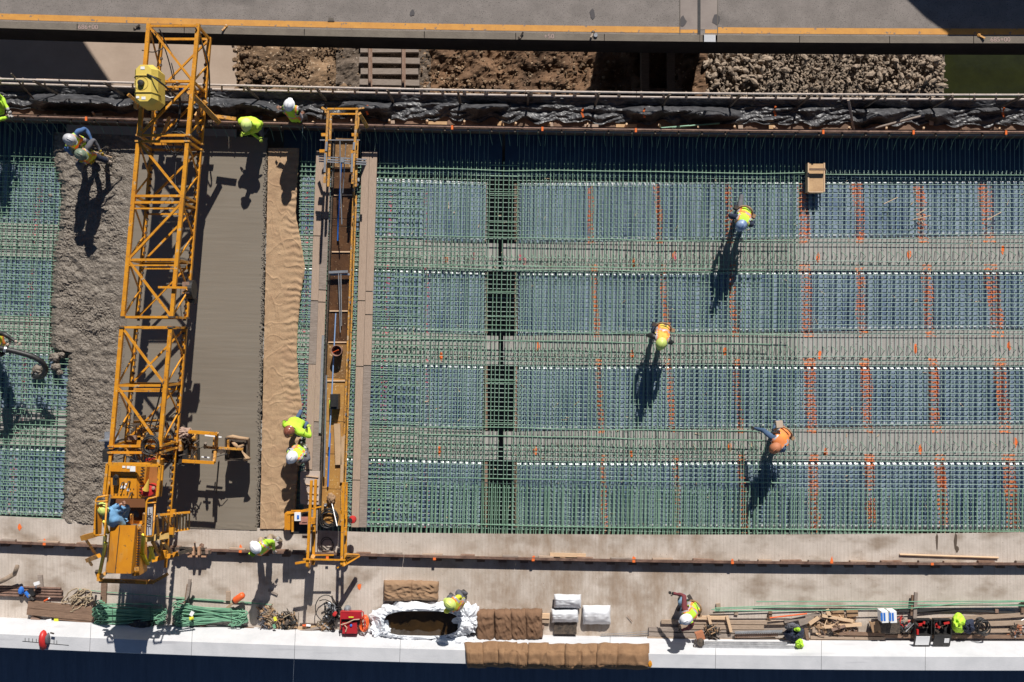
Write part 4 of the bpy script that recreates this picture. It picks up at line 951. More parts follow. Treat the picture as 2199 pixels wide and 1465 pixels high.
# upper end legs and arms
for (a, b, za, zb, w_) in (((275, 203), (297, 222), 2.3, 2.1, .07), ((406, 197), (470, 263), 2.2, 1.0, .11), ((428, 240), (442, 218), 1.4, 1.5, .10), ((297, 195), (293, 232), 1.9, 1.5, .10), ((462, 250), (507, 256), 1.0, 1.0, .08), ((350, 290), (364, 252), 1.2, 1.6, .06), ((352, 176), (412, 176), 2.1, 2.1, .06), ((355, 190), (410, 188), 1.6, 1.6, .10), ((330, 230), (328, 268), 1.2, .6, .07), ((424, 245), (430, 285), 1.2, .6, .12), ((350, 219), (385, 221), .9, .9, .06)):
    mb = MB(); mb.bar(P(*a, za), P(*b, zb), w_, w_); part(mb, 'leg_arm', YEL2, pm)
for (x, y) in ((318, 262), (440, 266)):
    mb = MB(); c = P(x, y, .68); mb.cyl(c + Vector((0, -.05, 0)), c + Vector((0, .05, 0)), .09, 14); mb.box(c + Vector((0, .04, .05)), (.4, .06, .08)); part(mb, 'bogie_wheel', DRK, pm)
mb = MB(); mb.box(P(376, 206, 1.2), (.7, .3, .22)); part(mb, 'drive_housing', DRK, pm)
mb = MB(); mb.cyl(P(389, 192, 1.7), P(389, 192, 1.85), .055, 12); part(mb, 'blue_cap', BLUE, pm)
mb = MB(); mb.tube([P(355, 206, 1.6), P(365, 210, 1.7), P(383, 207, 1.6)], .012, 6); part(mb, 'white_hose', WHITE, pm)
# tank
tk2 = thing('water_tank', 'pale yellow polyethylene tank with black lid, strapped on the upper end of the truss', 'tank', P(326, 192, 2.2))
def oct_(cx_, cy_, wx, wy, c_): return [(cx_ - wx, cy_ - wy + c_), (cx_ - wx + c_, cy_ - wy), (cx_ + wx - c_, cy_ - wy), (cx_ + wx, cy_ - wy + c_), (cx_ + wx, cy_ + wy - c_), (cx_ + wx - c_, cy_ + wy), (cx_ - wx + c_, cy_ + wy), (cx_ - wx, cy_ + wy - c_)]
c = P(327, 192, 2.45)
mb = MB()
n8 = 8
def loft(levels):
    vs = []; 
    for (wx, wy, ch, z) in levels: vs += [Vector((p[0], p[1], z)) for p in oct_(c.x, c.y, wx, wy, ch)]
    fs = [(i * 8 + k, i * 8 + (k + 1) % 8, (i + 1) * 8 + (k + 1) % 8, (i + 1) * 8 + k) for i in range(len(levels) - 1) for k in range(8)] + [tuple(range(7, -1, -1)), tuple((len(levels) - 1) * 8 + k for k in range(8))]
    mb.add(vs, fs)
loft([(.24, .44, .12, 2.3), (.26, .46, .12, 2.36), (.26, .46, .12, 2.80), (.17, .40, .08, 2.98)])
part(mb, 'tank_body', TANKM, tk2)
for dy in (.17, -.20): mb = MB(); mb.tube([c + Vector((-.27, dy, .2)), c + Vector((-.265, dy, .36)), c + Vector((-.17, dy, .545)), c + Vector((.17, dy, .545)), c + Vector((.265, dy, .36)), c + Vector((.27, dy, .2))], .012, 6); part(mb, 'rib', mat('tank_rib', (.52, .38, .07), .6), tk2)
mb = MB(); mb.lathe(Vector((c.x - .05, c.y, 2.98)), [(0, .08), (.065, .07), (.075, 0)], 16); part(mb, 'lid', BLK, tk2)
mb = MB(); mb.lathe(Vector((c.x - .05, c.y, 2.975)), [(.14, .012), (.155, .012), (.155, 0)], 24); part(mb, 'lid_ring', mat('tank_ring', (.45, .32, .06), .6), tk2)
for (dx, dy, s_) in ((-.02, .34, .09), (-.13, -.31, .07), (.0, -.33, .09)): mb = MB(); mb.box(Vector((c.x + dx, c.y + dy, 2.985)), (s_, s_ * .7, .006)); part(mb, 'sticker', WHITE, tk2)
mb = MB(); mb.tube([P(316, 160, 3.0), P(330, 166, 3.02), P(352, 183, 2.9), P(372, 200, 2.3), P(385, 212, 2.0)], .022, 8); part(mb, 'suction_hose', BLK, tk2, smooth=True)
# hoses along the upper end
def hose(pts, r, lab, m=BLK):
    out = []
    for i in range(len(pts) - 1):
        a, b = Vector(pts[i]), Vector(pts[i + 1])
        p0 = Vector(pts[i - 1]) if i else a; p3 = Vector(pts[i + 2]) if i + 2 < len(pts) else b
        for k in range(6):
            t = k / 6; out.append(.5 * ((2 * a) + (-p0 + b) * t + (2 * p0 - 5 * a + 4 * b - p3) * t * t + (-p0 + 3 * a - 3 * b + p3) * t ** 3))
    out.append(Vector(pts[-1])); mb = MB(); mb.tube(out, r, 6)
    return solo(mb, 'hose', m, lab, 'hose', smooth=True)
hose([P(332, 70, 2.3), P(350, 95, 1.9), P(362, 130, 1.7), P(372, 170, 1.6)], .014, 'black hose hanging inside the top bay of the truss, nearest the tank')
hose([P(342, 62, 2.2), P(360, 100, 2), P(385, 140, 2), P(412, 175, 2.1)], .016, 'black hose crossing the top bay of the truss from left to right')
hose([P(420, 60, 2.3), P(432, 90, 2.0), P(446, 130, 1.9), P(450, 180, 1.5), P(449, 232, 1.0)], .02, 'thick black hose hanging outside the right upper chord')
hose([P(305, 108, 2.0), P(330, 112, 2.25), P(352, 102, 2.2)], .012, 'thin hose looping over the left upper chord above the tank')
hose([P(385, 205, 1.8), P(387, 235, 1.6), P(382, 262, 1.6), P(374, 285, 1.8), P(372, 310, 1.6)], .03, 'thick bundle of hoses running down the middle of the truss below the tank')
hose([P(372, 310, 1.6), P(378, 340, 1.9), P(376, 380, 2.0), P(380, 430, 2.1)], .009, 'thin cable dropping from the upper coil along the truss')
hose([P(352, 180, 1.6), P(358, 200, 1.5), P(374, 172, 1.8), P(368, 135, 1.9)], .012, 'thin black hose curling beside the tank')
hose([P(348, 822, 2.3), P(338, 870, 2.1), P(325, 905, 2.0), P(318, 940, 2.0)], .018, 'black hose dropping from the truss to the lower coil')
hose([P(352, 818, 2.25), P(345, 880, 2.1), P(335, 912, 2.0), P(328, 945, 2.0)], .013, 'second thinner hose beside the one dropping to the lower coil')
coil('hose_coil', 'loops of black hose hung inside the truss below the tank', 'hose', P(375, 305, 1.9), .22, .30, 3, BLK, 1.7, 2.1, .009, 1)
coil('hose_coil', 'thick black hose coil on top of the truss above the engine panel', 'hose', P(325, 955, 2.25), .15, .21, 9, BLK, 2.15, 2.4, .014, 1.05)
# winch half way
wn = thing('hose_reel', 'rusty reel with black cover hung on the right side of the truss half way down', 'reel', P(408, 620, 1.9))
mb = MB(); mb.bar(P(340, 617, 2.3), P(402, 618, 2.3), .05, .05); mb.bar(P(392, 630, 2.25), P(402, 622, 2.2), .04, .04); part(mb, 'bracket', YEL, wn)
mb = MB(); mb.box(P(402, 618, 2.0), (.16, .26, .2)); part(mb, 'housing', RUST, wn)
mb = MB(); c = P(410, 622, 1.9); mb.cyl(c + Vector((-.06, 0, 0)), c + Vector((.08, 0, 0)), .22, 18); mb.rock(P(411, 644, 1.8), .12, 4); part(mb, 'drum', BLK, wn)
mb = MB(); mb.tube([P(415, 638, 1.9), P(422, 642, 1.8), P(421, 652, 1.7), P(417, 655, 1.7)], .01, 5); part(mb, 'hook', DRK, wn)
# ---- carriage under the truss at lower part
for i, (x, y, sx, sy, sz, z, m_, nm) in enumerate(((300, 915, .16, .5, .4, .9, DRK, 'paver_gearbox'), (318, 925, .5, .08, .1, 1.35, YEL2, 'carriage_beam'), (330, 940, .8, .07, .1, 1.4, YEL2, 'carriage_beam'), (283, 955, .12, .5, .35, 1.1, YEL2, 'carriage_side'), (300, 945, .16, .22, .3, 1.3, YEL, 'gear_cover'), (350, 985, .5, .2, .3, .8, DRK, 'roller_mount'), (330, 990, .3, .12, .2, 1.3, RED, 'red_valve_box'), (285, 940, .18, .1, .1, 1.5, RUST, 'latch'), (315, 905, .6, .05, .08, 1.5, YEL, 'carriage_beam'), (388, 945, .14, .5, .3, 1.0, YEL2, 'carriage_side'))):
    mb = MB(); mb.box(P(x, y, z), (sx, sy, sz), .03 * (i % 3)); part(mb, nm, m_, pm)
mb = MB(); mb.box(P(240, 945, 1.3), (.46, .03, .4)); mb.box(P(240, 946, 1.15), (.34, .42, .03)); part(mb, 'side_bin', STL, pm)
mb = MB(); mb.box(P(232, 978, 1.9), (.14, .28, .3)); mb.box(P(245, 966, 1.7), (.40, .06, .2)); part(mb, 'motor', BLK, pm)
mb = MB()
for i in range(26): mb.bar(P(rnd(270, 370), rnd(905, 1000), rnd(.7, 1.5)), P(rnd(270, 370), rnd(905, 1000), rnd(.7, 1.6)), rnd(.012, .035), rnd(.012, .035))
part(mb, 'linkage', YEL2, pm, stuff=True)
mb = MB()
for i in range(30):
    a = P(rnd(265, 375), rnd(900, 1000), rnd(.8, 1.6)); mb.tube([a, a + Vector((rnd(-.2, .2), rnd(-.2, .2), rnd(-.1, .2))), a + Vector((rnd(-.4, .4), rnd(-.3, .3), rnd(-.3, .1)))], .012, 5)
part(mb, 'hydraulic_lines', BLK, pm, stuff=True)
# finishing carriage to the right
fc = thing('finishing_carriage', 'roller carriage and burlap drag pan reaching out over the smooth concrete', 'carriage', P(450, 955, 0))
mb = MB(); mb.box(P(404, 960, .55), (.42, .72, .45)); mb.box(P(392, 960, .9), (.3, .8, .2)); part(mb, 'roller_body', BLK, fc)
for dy in (-.22, .02, .26): mb = MB(); c = P(404, 962, .8) + Vector((0, dy, 0)); mb.cyl(c + Vector((-.2, 0, 0)), c + Vector((.2, 0, 0)), .09, 12); part(mb, 'roller', YEL2, fc)
mb = MB()
for i in range(34):
    a = P(rnd(386, 420), rnd(925, 990), rnd(.8, 1.15)); mb.tube([a, a + Vector((rnd(-.1, .1), rnd(-.15, .15), rnd(0, .1))), a + Vector((rnd(-.15, .15), rnd(-.2, .2), 0))], rnd(.01, .022), 5)
part(mb, 'roller_fittings', DRK, fc, stuff=True)
mb = MB(); mb.blob(P(396, 930, 1.1), .13, 5, (1.3, .9, .7), .6, 12, 3); part(mb, 'dried_concrete', mat('dried_splash', (.42, .30, .24), .9, 0, (.28, .19, .15), 8), fc)
def fb_(a, b, za, zb, w_=.06, m=YEL2, nm='arm'): mb = MB(); mb.bar(P(*a, za), P(*b, zb), w_, w_); part(mb, nm, m, fc)
fb_((405, 927), (467, 932), 1.2, 1.2, .075, YEL); fb_((466, 930), (464, 962), 1.2, .9, .065); fb_((460, 938), (458, 960), .9, .9, .03)
fb_((440, 935), (476, 939), 1.0, 1.0, .03, WHITE, 'nozzle'); fb_((438, 960), (470, 963), .9, .9, .06); fb_((470, 962), (522, 965), .9, .9, .055)
fb_((392, 990), (460, 994), 1.25, 1.25, .07, YEL); fb_((463, 968), (460, 993), .9, 1.2, .06); fb_((458, 968), (456, 992), .8, 1.1, .05, DRK)
fb_((433, 981), (450, 983), .9, .9, .03, WHITE, 'nozzle'); fb_((490, 945), (491, 975), .9, .8, .05); fb_((441, 952), (440, 962), 1.3, .9, .05, DRK)
fb_((470, 990), (464, 1060), .9, .05, .03, DRK, 'drag_bar')
mb = MB(); c0 = [P(487, 940, .62), P(533, 943, .62), P(533, 985, .62), P(487, 988, .62)]
mb.box(P(510, 964, .38), (.5, .50, .04)); 
for a, b in zip(c0, c0[1:] + c0[:1]): mb.bar(a, b, .03, .25)
part(mb, 'pan', DRK, fc)
mb = MB(); mb.tube([P(487, 940, .78), P(500, 938, .82), P(515, 941, .8), P(534, 943, .8)], [.04, .05, .045, .04], 8); mb.tube([P(525, 987, .8), P(534, 986, .82), P(520, 970, .7), P(523, 950, .7)], [.05, .06, .02, .02], 7)
mb.tube([P(497, 948, .7), P(505, 955, .82), P(512, 962, .7), P(525, 952, .7)], [.03, .05, .06, .05], 7); part(mb, 'burlap_drag', BURL, fc, smooth=True)
mb = MB(); mb.tube([P(425, 965, .9), P(440, 958, 1.0)], .008, 5); mb.tube([P(455, 985, .9), P(475, 978, 1.0), P(488, 975, .9)], .01, 5); mb.tube([P(485, 950, .9), P(486, 942, .95), P(492, 940, .9)], .01, 5); part(mb, 'hose', BLK, fc)
mb = MB()
for i in range(9): a = P(462 + i * 2.4, 970 + rnd(-2, 2), .9); mb.box(a, (.03, .12 * rnd(.5, 1), .04))
part(mb, 'nozzle_block', DRK, fc, stuff=True)
# ---- engine end
P0 = P
def P(px, py, z=0.0): return P0(px, py, z + .95 * min(1, max(0, z) / 1.4))
mb = MB(); x0, y0, x1, y1 = 236, 999, 310, 1070
a, b = P(238, 998, 1.75), P(294, 1070, 1.75)
ep = part(mb.box(((a.x + b.x) / 2, (a.y + b.y) / 2, a.z - .20), (b.x - a.x, a.y - b.y, .42), .0), 'engine_cover', ORP, pm)
mb = MB(); q = [P(295, 998, 1.76), P(316, 998, 1.55), P(308, 1070, 1.55), P(290, 1071, 1.76)]
q2 = [Vector((v.x, v.y, 1.34)) for v in q]; mb.add(q + q2, [(0, 1, 2, 3), (7, 6, 5, 4), (0, 4, 5, 1), (1, 5, 6, 2), (2, 6, 7, 3), (3, 7, 4, 0)]); ev = part(mb, 'louvre_panel', ORP, pm)
for i in range(10):
    y = 1004 + i * 6.6; mb = MB(); p_ = P(304 - i * .65, y, 1.665); mb.box(p_, (.13, .02, .012), 0, Matrix.Rotation(.38, 3, 'Y')); part(mb, 'louvre', BLK, ev)
mb = MB(); mb.box(P(264, 1024, 1.765), (.66, .008, .006)); part(mb, 'seam', DRK, ep)
for (x, y, sx, sy) in ((266, 1002, .07, .06), (276, 1003, .08, .07), (285, 1007, .12, .13), (264, 1046, .12, .06), (271, 1040, .05, .04), (275, 1052, .05, .06)):
    mb = MB(); mb.box(P(x, y, 1.768), (sx, sy, .006)); part(mb, 'sticker', WHITE, ep)
mb = MB(); mb.box(P(249, 1032, 1.85), (.10, .20, .12)); mb.rock(P(250, 1024, 1.9), .06, 2); part(mb, 'muffler', BLK, ep)
for (x, y) in ((266, 1036), (279, 1034), (284, 1058)):
    mb = MB(); c = P(x, y, 1.78); mb.cyl(c, c + Vector((0, 0, .10)), .018, 8); mb.tube([c + Vector((0, 0, .1)), c + Vector((-.03, -.10, .13))], .012, 6); part(mb, 'lever', DRK, ep)
for i in range(14): 
    mb = MB(); mb.cyl(P(245 + (i % 7) * 7, 1050 + (i // 7) * 12, 1.765), P(245 + (i % 7) * 7, 1050 + (i // 7) * 12, 1.775), .012, 6); part(mb, 'bolt', BLK, ep)
mb = MB(); a, b = P(318, 1000, 1.4), P(336, 1062, 1.4); mb.box(((a.x + b.x) / 2, (a.y + b.y) / 2, a.z - .1), (b.x - a.x, a.y - b.y, .1)); part(mb, 'rusty_deck', mat('rusty_orange_deck', (.36, .14, .03), .8, 0, (.25, .09, .02), 4), pm)
for (a, b, z) in (((232, 996), (345, 1000), 1.95), ((231, 996), (224, 1062), 1.95), ((237, 998), (233, 1062), 1.5), ((344, 1000), (338, 1066), 1.95), ((349, 1000), (344, 1066), 1.6)): tb('end_frame', P(*a, z), P(*b, z), .06)
# platform
mb = MB(); a, b = P(245, 1072, .85), P(318, 1122, .85); mb.box(((a.x + b.x) / 2, (a.y + b.y) / 2, a.z), (b.x - a.x, a.y - b.y, .05)); part(mb, 'operator_platform', mat('dark_orange_floor', (.16, .06, .02), .8), pm)
# railings with plates
def rail_loop(x0, y0, x1, y1, z, nm):
    mb = MB(); L_ = [P(x0 + 2, y1, z), P(x0, y1 - 5, z), P(x0 + 4, y0 + 6, z), P(x0 + 8, y0, z), P(x1, y0 - 4, z)]
    mb.tube(L_, .022, 8); mb.tube([P(x0 + 4, y0 + 10, z), P(x1 - 2, y0 + 8, z)], .018, 8); mb.tube([P(x0 + 2, y1, z), P(x1 - 8, y1 - 2, z), P(x1 - 4, y0 + 12, z)], .02, 8)
    return part(mb, nm, YEL, pm, smooth=True)
rail_loop(202, 1068, 233, 1151, 2.05, 'hand_rail')
rail_loop(311, 1071, 337, 1153, 2.05, 'hand_rail')
mb = MB(); mb.add([P(206, 1085, 2.0), P(221, 1083, 2.0), P(218, 1147, 1.75), P(202, 1148, 1.75)], [(0, 1, 2, 3)]); mb.add([P(206, 1085, 1.97), P(221, 1083, 1.97), P(218, 1147, 1.72), P(202, 1148, 1.72)], [(3, 2, 1, 0)]); part(mb, 'rail_plate', ORP, pm)
sg = MB(); A = [P(316, 1089, 2.0), P(328, 1087.5, 2.0), P(325, 1149, 1.9), P(311.5, 1150, 1.9)]
sg.add(A + [v - Vector((0, 0, .03)) for v in A], [(0, 1, 2, 3), (7, 6, 5, 4), (0, 4, 5, 1), (1, 5, 6, 2), (2, 6, 7, 3), (3, 7, 4, 0)]); sp_ = part(sg, 'sign_panel', mat('grey_white_sign', (.55, .54, .56), .5), pm)
text('3600', .155, P(320.5, 1116, 1.975), R(90 - 3), BLK, sp_, 'lettering')
mb = MB(); mb.box(P(321, 1101, 1.99), (.012, .18, .006)); mb.box(P(319, 1139, 1.945), (.012, .16, .006)); part(mb, 'panel_line', DRK, sp_)
# hood
hd = MB(); Y1, Y2 = 1128, 1232
T = [P(237, Y1, 1.55), P(277, Y1, 1.75), P(291, Y1, 1.72), P(297, Y1, 1.45), P(236, Y1, 1.0), P(297, Y1, 1.0)]
B_ = [P(227, Y2 - 3, 1.55), P(249, Y2, 1.75), P(281, Y2, 1.72), P(292, Y2 - 4, 1.45), P(226, Y2, 1.0), P(291, Y2, 1.0)]
idx = [4, 0, 1, 2, 3, 5]
vs = [T[i] for i in idx] + [B_[i] for i in idx]
hd.add(vs, [(i, i + 1, i + 7, i + 6) for i in range(5)] + [(5, 0, 6, 11)] + [tuple(range(5, -1, -1)), tuple(range(6, 12))])
ho = part(hd, 'hood', ORP, pm)
mb = MB(); mb.bar(P(257, 1129, 1.70), P(247, 1231, 1.765), .01, .012); part(mb, 'hood_seam', DRK, ho)
lv = MB(); lv.box(P(300, 1180, 1.3), (.16, 1.1, .5)); lo = part(lv, 'louvre_panel', ORP, pm)
for i in range(17):
    y = 1133 + i * 5.6; mb = MB(); mb.box(P(300 - i * .35, y, 1.56), (.07, .022, .02)); part(mb, 'louvre', BLK, lo)
for (x, y) in ((300, 1130), (294, 1222)): mb = MB(); mb.box(P(x, y, 1.6), (.10, .09, .03)); part(mb, 'hinge', YEL2, lo)
for (a, b, za, zb) in (((224, 1120), (231, 1145), 1.9, 1.5), ((226, 1150), (224, 1175), 1.6, 1.2), ((228, 1165), (214, 1232), 1.5, 1.1), ((308, 1148), (305, 1200), 1.9, 1.3), ((327, 1175), (322, 1205), 1.4, 1.2), ((306, 1190), (318, 1212), 1.4, 1.2), ((322, 1175), (330, 1200), 1.5, 1.2)):
    mb = MB(); mb.bar(P(*a, za), P(*b, zb), .07, .05); part(mb, 'yellow_guard', mat('bright_yellow_guard', (.75, .62, .02), .4, 0, (.6, .48, .02), 6), pm)
# outriggers and frame
for (a, b, za, zb, w_, m_) in (((178, 1155), (208, 1147), 1.1, 1.3, .12, YEL), ((184, 1158), (205, 1190), 1.0, .6, .045, YEL2), ((188, 1203), (212, 1194), .6, .9, .10, YEL), ((190, 1203), (197, 1214), .6, .4, .05, YEL), ((208, 1226), (216, 1246), 1.0, .9, .08, DRK),
    ((214, 1247), (330, 1250), .95, .95, .09, YEL2), ((292, 1249), (315, 1251), 1.05, 1.05, .08, YEL), ((330, 1250), (360, 1233), .95, 1.0, .07, YEL2), ((212, 1244), (225, 1232), 1.0, 1.3, .07, YEL2),
    ((315, 1157), (372, 1148), 1.5, 1.5, .13, mat('pale_dusty_yellow', (.66, .42, .14), .6, 0, (.5, .32, .1), 6)), ((327, 1163), (343, 1192), 1.5, 1.0, .055, YEL2), ((351, 1165), (368, 1187), 1.5, 1.0, .055, YEL2), ((350, 1150), (344, 1192), 1.5, 1.0, .05, YEL2),
    ((326, 1203), (383, 1189), 1.0, .9, .10, YEL), ((380, 1190), (412, 1180), .85, .6, .07, DRK), ((343, 1106), (408, 1100), 1.9, 1.7, .045, YEL), ((345, 1145), (407, 1136), 1.5, 1.3, .045, YEL), ((346, 1106), (378, 1140), 1.9, 1.2, .05, YEL2),
    ((362, 1096), (360, 1142), 1.8, 1.5, .05, YEL), ((336, 1108), (340, 1150), 1.9, 1.6, .05, YEL), ((350, 1112), (350, 1148), 1.8, 1.5, .035, YEL), ((240, 1205), (250, 1215), .9, .9, .04, YEL2), ((275, 1120), (307, 1122), 1.3, 1.3, .07, YEL), ((283, 1105), (284, 1125), 1.5, 1.4, .06, YEL2), ((310, 1103), (309, 1122), 1.5, 1.4, .06, YEL2)):
    mb = MB(); mb.bar(P(*a, za), P(*b, zb), w_, w_); part(mb, 'outrigger' if w_ > .08 else 'strut', m_, pm)
for i in range(6):
    x = 374 + i * 6.6; mb = MB(); mb.bar(P(x, 1103 - i * .6, 1.85 - i * .03), P(x - 1, 1141 - i * .9, 1.45 - i * .02), .03, .02); part(mb, 'ladder_rung', YEL2, pm)
for (x, y) in ((372, 1102), (369, 1140), (352, 1190), (214, 1240)): mb = MB(); mb.box(P(x, y, 1.6 if y < 1180 else 1.1), (.10, .16, .10)); part(mb, 'clamp', YEL, pm)
PE = P; P = P0
bg_ = thing('wheel_bogie', 'rusty wheel bogie carrying the machine on the lower rail', 'bogie', P(428, 1185, 0))
mb = MB(); mb.bar(P(372, 1180, .25), P(452, 1186, .25), .10, .10); mb.bar(P(385, 1176, .35), P(440, 1179, .3), .05, .05); part(mb, 'beam', DRK, bg_)
for x in (384, 405, 432, 446): mb = MB(); c = P(x, 1184, .22); mb.cyl(c + Vector((0, -.05, 0)), c + Vector((0, .05, 0)), .09, 14); part(mb, 'wheel', RUST, bg_)
mb = MB(); mb.box(P(424, 1193, .22), (.46, .07, .10)); mb.box(P(416, 1183, .38), (.06, .2, .1)); mb.box(P(428, 1183, .38), (.06, .2, .1)); part(mb, 'bracket', mat('pale_rusty_bracket', (.50, .30, .18), .8, 0, (.36, .2, .12), 8), bg_)
mb = MB(); mb.bar(P(418, 1165, .5), P(419, 1175, .3), .03, .03); mb.rock(P(433, 1172, .2), .07, 3); part(mb, 'pin', RUST, bg_)
# funnel and fuel can
P = PE
mb = MB(); c = P(313, 1052, 1.7); ax = (P(320, 1027, 1.8) - c).to_track_quat('Z', 'Y').to_matrix(); mb.lathe(c, [(.075, 0), (.05, .10), (.006, .30)], 12, ax); solo(mb, 'funnel', mat('yellow_funnel', (.75, .50, .08), .5), 'yellow funnel lying beside the red fuel can on the engine end', 'funnel')
fcn = thing('fuel_can', 'two red round fuel cans on the engine end near the yellow funnel', 'fuel can', P(322, 1053, 1.4))
fcn['label'] = 'round red fuel can with a dusty top on the engine end, right of the funnel'
mb = MB(); mb.lathe(P(328, 1051, 1.42), [(0, .26), (.11, .24), (.15, .18), (.15, 0)], 18); part(mb, 'body', RED, fcn); mb = MB(); mb.lathe(P(330, 1048, 1.68), [(0, .04), (.04, .03), (.04, 0)], 10); part(mb, 'cap', mat('dusty_cap', (.40, .22, .16), .8), fcn)
mb = MB(); mb.blob(P(310, 1053, 1.55), .11, 8, (1, 1.1, .8), .5); solo(mb, 'red_cloth', RED, 'crumpled red cloth under the mouth of the yellow funnel', 'cloth', smooth=True)
P = P0
# ---- concrete pump hose at the left edge
hp = thing('pump_hose', 'thick black rubber concrete hose curving down over the left rebar patch', 'hose', P(70, 760, .5))
mb = MB(); pts = [P(-90, 738, 1.7), P(-30, 742, 1.4), P(10, 750, 1.2), P(40, 757, 1.1), P(70, 766, 1.0), P(90, 778, .9), P(98, 792, .75), P(94, 804, .6), P(85, 810, .45), P(76, 808, .35)]
out = []
for i in range(len(pts) - 1):
    a, b = pts[i], pts[i + 1]; p0 = pts[i - 1] if i else a; p3 = pts[i + 2] if i + 2 < len(pts) else b
    for k in range(5):
        t = k / 5; out.append(.5 * ((2 * a) + (-p0 + b) * t + (2 * p0 - 5 * a + 4 * b - p3) * t * t + (-p0 + 3 * a - 3 * b + p3) * t ** 3))
out.append(pts[-1]); mb.tube(out, .065, 14); part(mb, 'rubber_tube', BLK, hp, smooth=True)
mb = MB(); mb.lathe(P(76, 808, .34), [(.068, .08), (.074, 0), (.05, 0), (.05, .05)], 16); mb.tube([P(8, 750, 1.2), P(14, 751, 1.18)], .075, 14); part(mb, 'collar', STL, hp)
# ================================================================ LOWER RAIL
lr = thing('lower_screed_rail', 'long rusty rail on wooden shims along the finished slab, lower track of the machines', 'rail', C(1100, 1210, 0))
for a in range(-320, 2560, 240):
    mb = MB(); mb.ribbon([(1208.5, .21), (1214, .21), (1214, .17), (1208.5, .17)], a + .4, a + 239.6, 60); mb.ribbon([(1210.5, .17), (1212.5, .17), (1212.5, .03), (1210.7, .03)], a + .4, a + 239.6, 60); mb.ribbon([(1208, .03), (1215, .03), (1215, .015), (1208, .015)], a + .4, a + 239.6, 60)
    part(mb, 'rail_length', PIPE, lr)
u = -300; i = 0
while u < 2540:
    w_ = rnd(22, 46); mb = MB(); mb.bar(C(u, 1207.5 + rnd(-1.5, 0), .07), C(u + w_, 1207.5 + rnd(-1.5, 0), .07), .05, .10); part(mb, 'shim_board', (WOOD, RUST, WOODG)[i % 3], lr); u += w_ + rnd(8, 60); i += 1
u = -290
while u < 2540: mb = MB(); mb.box(C(u, 1214, .06) + Vector((0, 0, .0)), (.2, .13, .10)); part(mb, 'support_block', WOODD, lr); u += 46
for (px, py) in ((95, 1167), (516, 1183), (703, 1196), (933, 1199), (1145, 1201), (1361, 1204), (1573, 1207), (1786, 1206), (2002, 1210)): mb = MB(); mb.box(P(px, py + 1.5, .215), (.07, .06, .012)); part(mb, 'orange_mark', ORM, lr)
# ================================================================ THINGS ON THE FINISHED SLAB
def board(a, b, w_, z, th, m, lab, cat='board', nm='board', grp=None):
    mb = MB(); mb.bar(P(*a, z), P(*b, z), w_ / S, th); return solo(mb, nm, m, lab, cat, grp)
board((1181, 1191), (1258, 1193), 8, .03, .03, WOODL, 'pale board lying above the lower rail in the middle of the slab')
board((1203, 1196), (1214, 1197), 6, .02, .02, WOODL, 'small block under the left part of the pale board above the lower rail')
mb = MB(); mb.tube([P(1932, 1191, .03), P(2144, 1198, .03)], .024, 8); solo(mb, 'wooden_pole', WOODL, 'long pale pole on the slab above the lower rail near the right edge', 'pole')
# long brown pipes at left
for i in range(4):
    y = 1262 + i * 6.2; mb = MB(); mb.tube([P(-160, y - 8, .06), P(132 + rnd(-6, 6), y + 2, .06)], .03, 10); solo(mb, 'steel_pipe', PIPE, ['uppermost of the four brown pipes at the lower left', 'second from top of the four brown pipes at the lower left', 'third from top of the four brown pipes at the lower left', 'lowest of the four brown pipes at the lower left'][i], 'pipe', 'brown pipes stacked at the lower left')
for (a, b, w_, z, th, m, lab) in (((86, 1235), (88, 1262), 10, .05, .04, WOODG, 'short board standing off the pipes at the lower left'), ((62, 1297), (205, 1312), 14, .07, .12, WOODD, 'upper thick timber left of the green bar bundle'), ((60, 1312), (205, 1326), 14, .07, .12, WOODD, 'middle thick timber left of the green bar bundle'), ((122, 1324), (205, 1333), 11, .06, .10, WOODD, 'lower timber left of the green bar bundle'), ((68, 1325), (85, 1333), 8, .05, .06, RUST, 'splintered stub end beside the white wall at left'),
    ((224, 1252), (222, 1296), 12, .05, .05, WOODD, 'upright board left of the shaded slab below the machine'), ((408, 1244), (401, 1296), 6, .10, .06, WOODG, 'taller grey stick on edge right of the machine shade'), ((404, 1255), (398, 1296), 5, .05, .05, WOODD, 'shorter dark stick beside the tall grey stick'), ((490, 1270), (490, 1290), 9, .05, .05, WOODX, 'short board above the right bundle of green bars'), ((576, 1268), (596, 1277), 4, .03, .03, WOODG, 'little grey stick on the slab left of the blue grey shade'),
    ((370, 1341), (442, 1346), 9, .06, .06, WOODD, 'brown board poking out below the right green bundle'), ((520, 1350), (545, 1352), 8, .05, .06, WOODD, 'dark board stub left of the tan rubbish heap'), ((640, 1350), (700, 1347), 8, .05, .06, mat('tan_board', (.5, .34, .2)), 'tan board below the orange and white can'), ((592, 1367), (690, 1347), 5, .12, .02, WOODG, 'long grey lath leaning on the wall left of the red generator')):
    board(a, b, w_, z, th, m, lab)
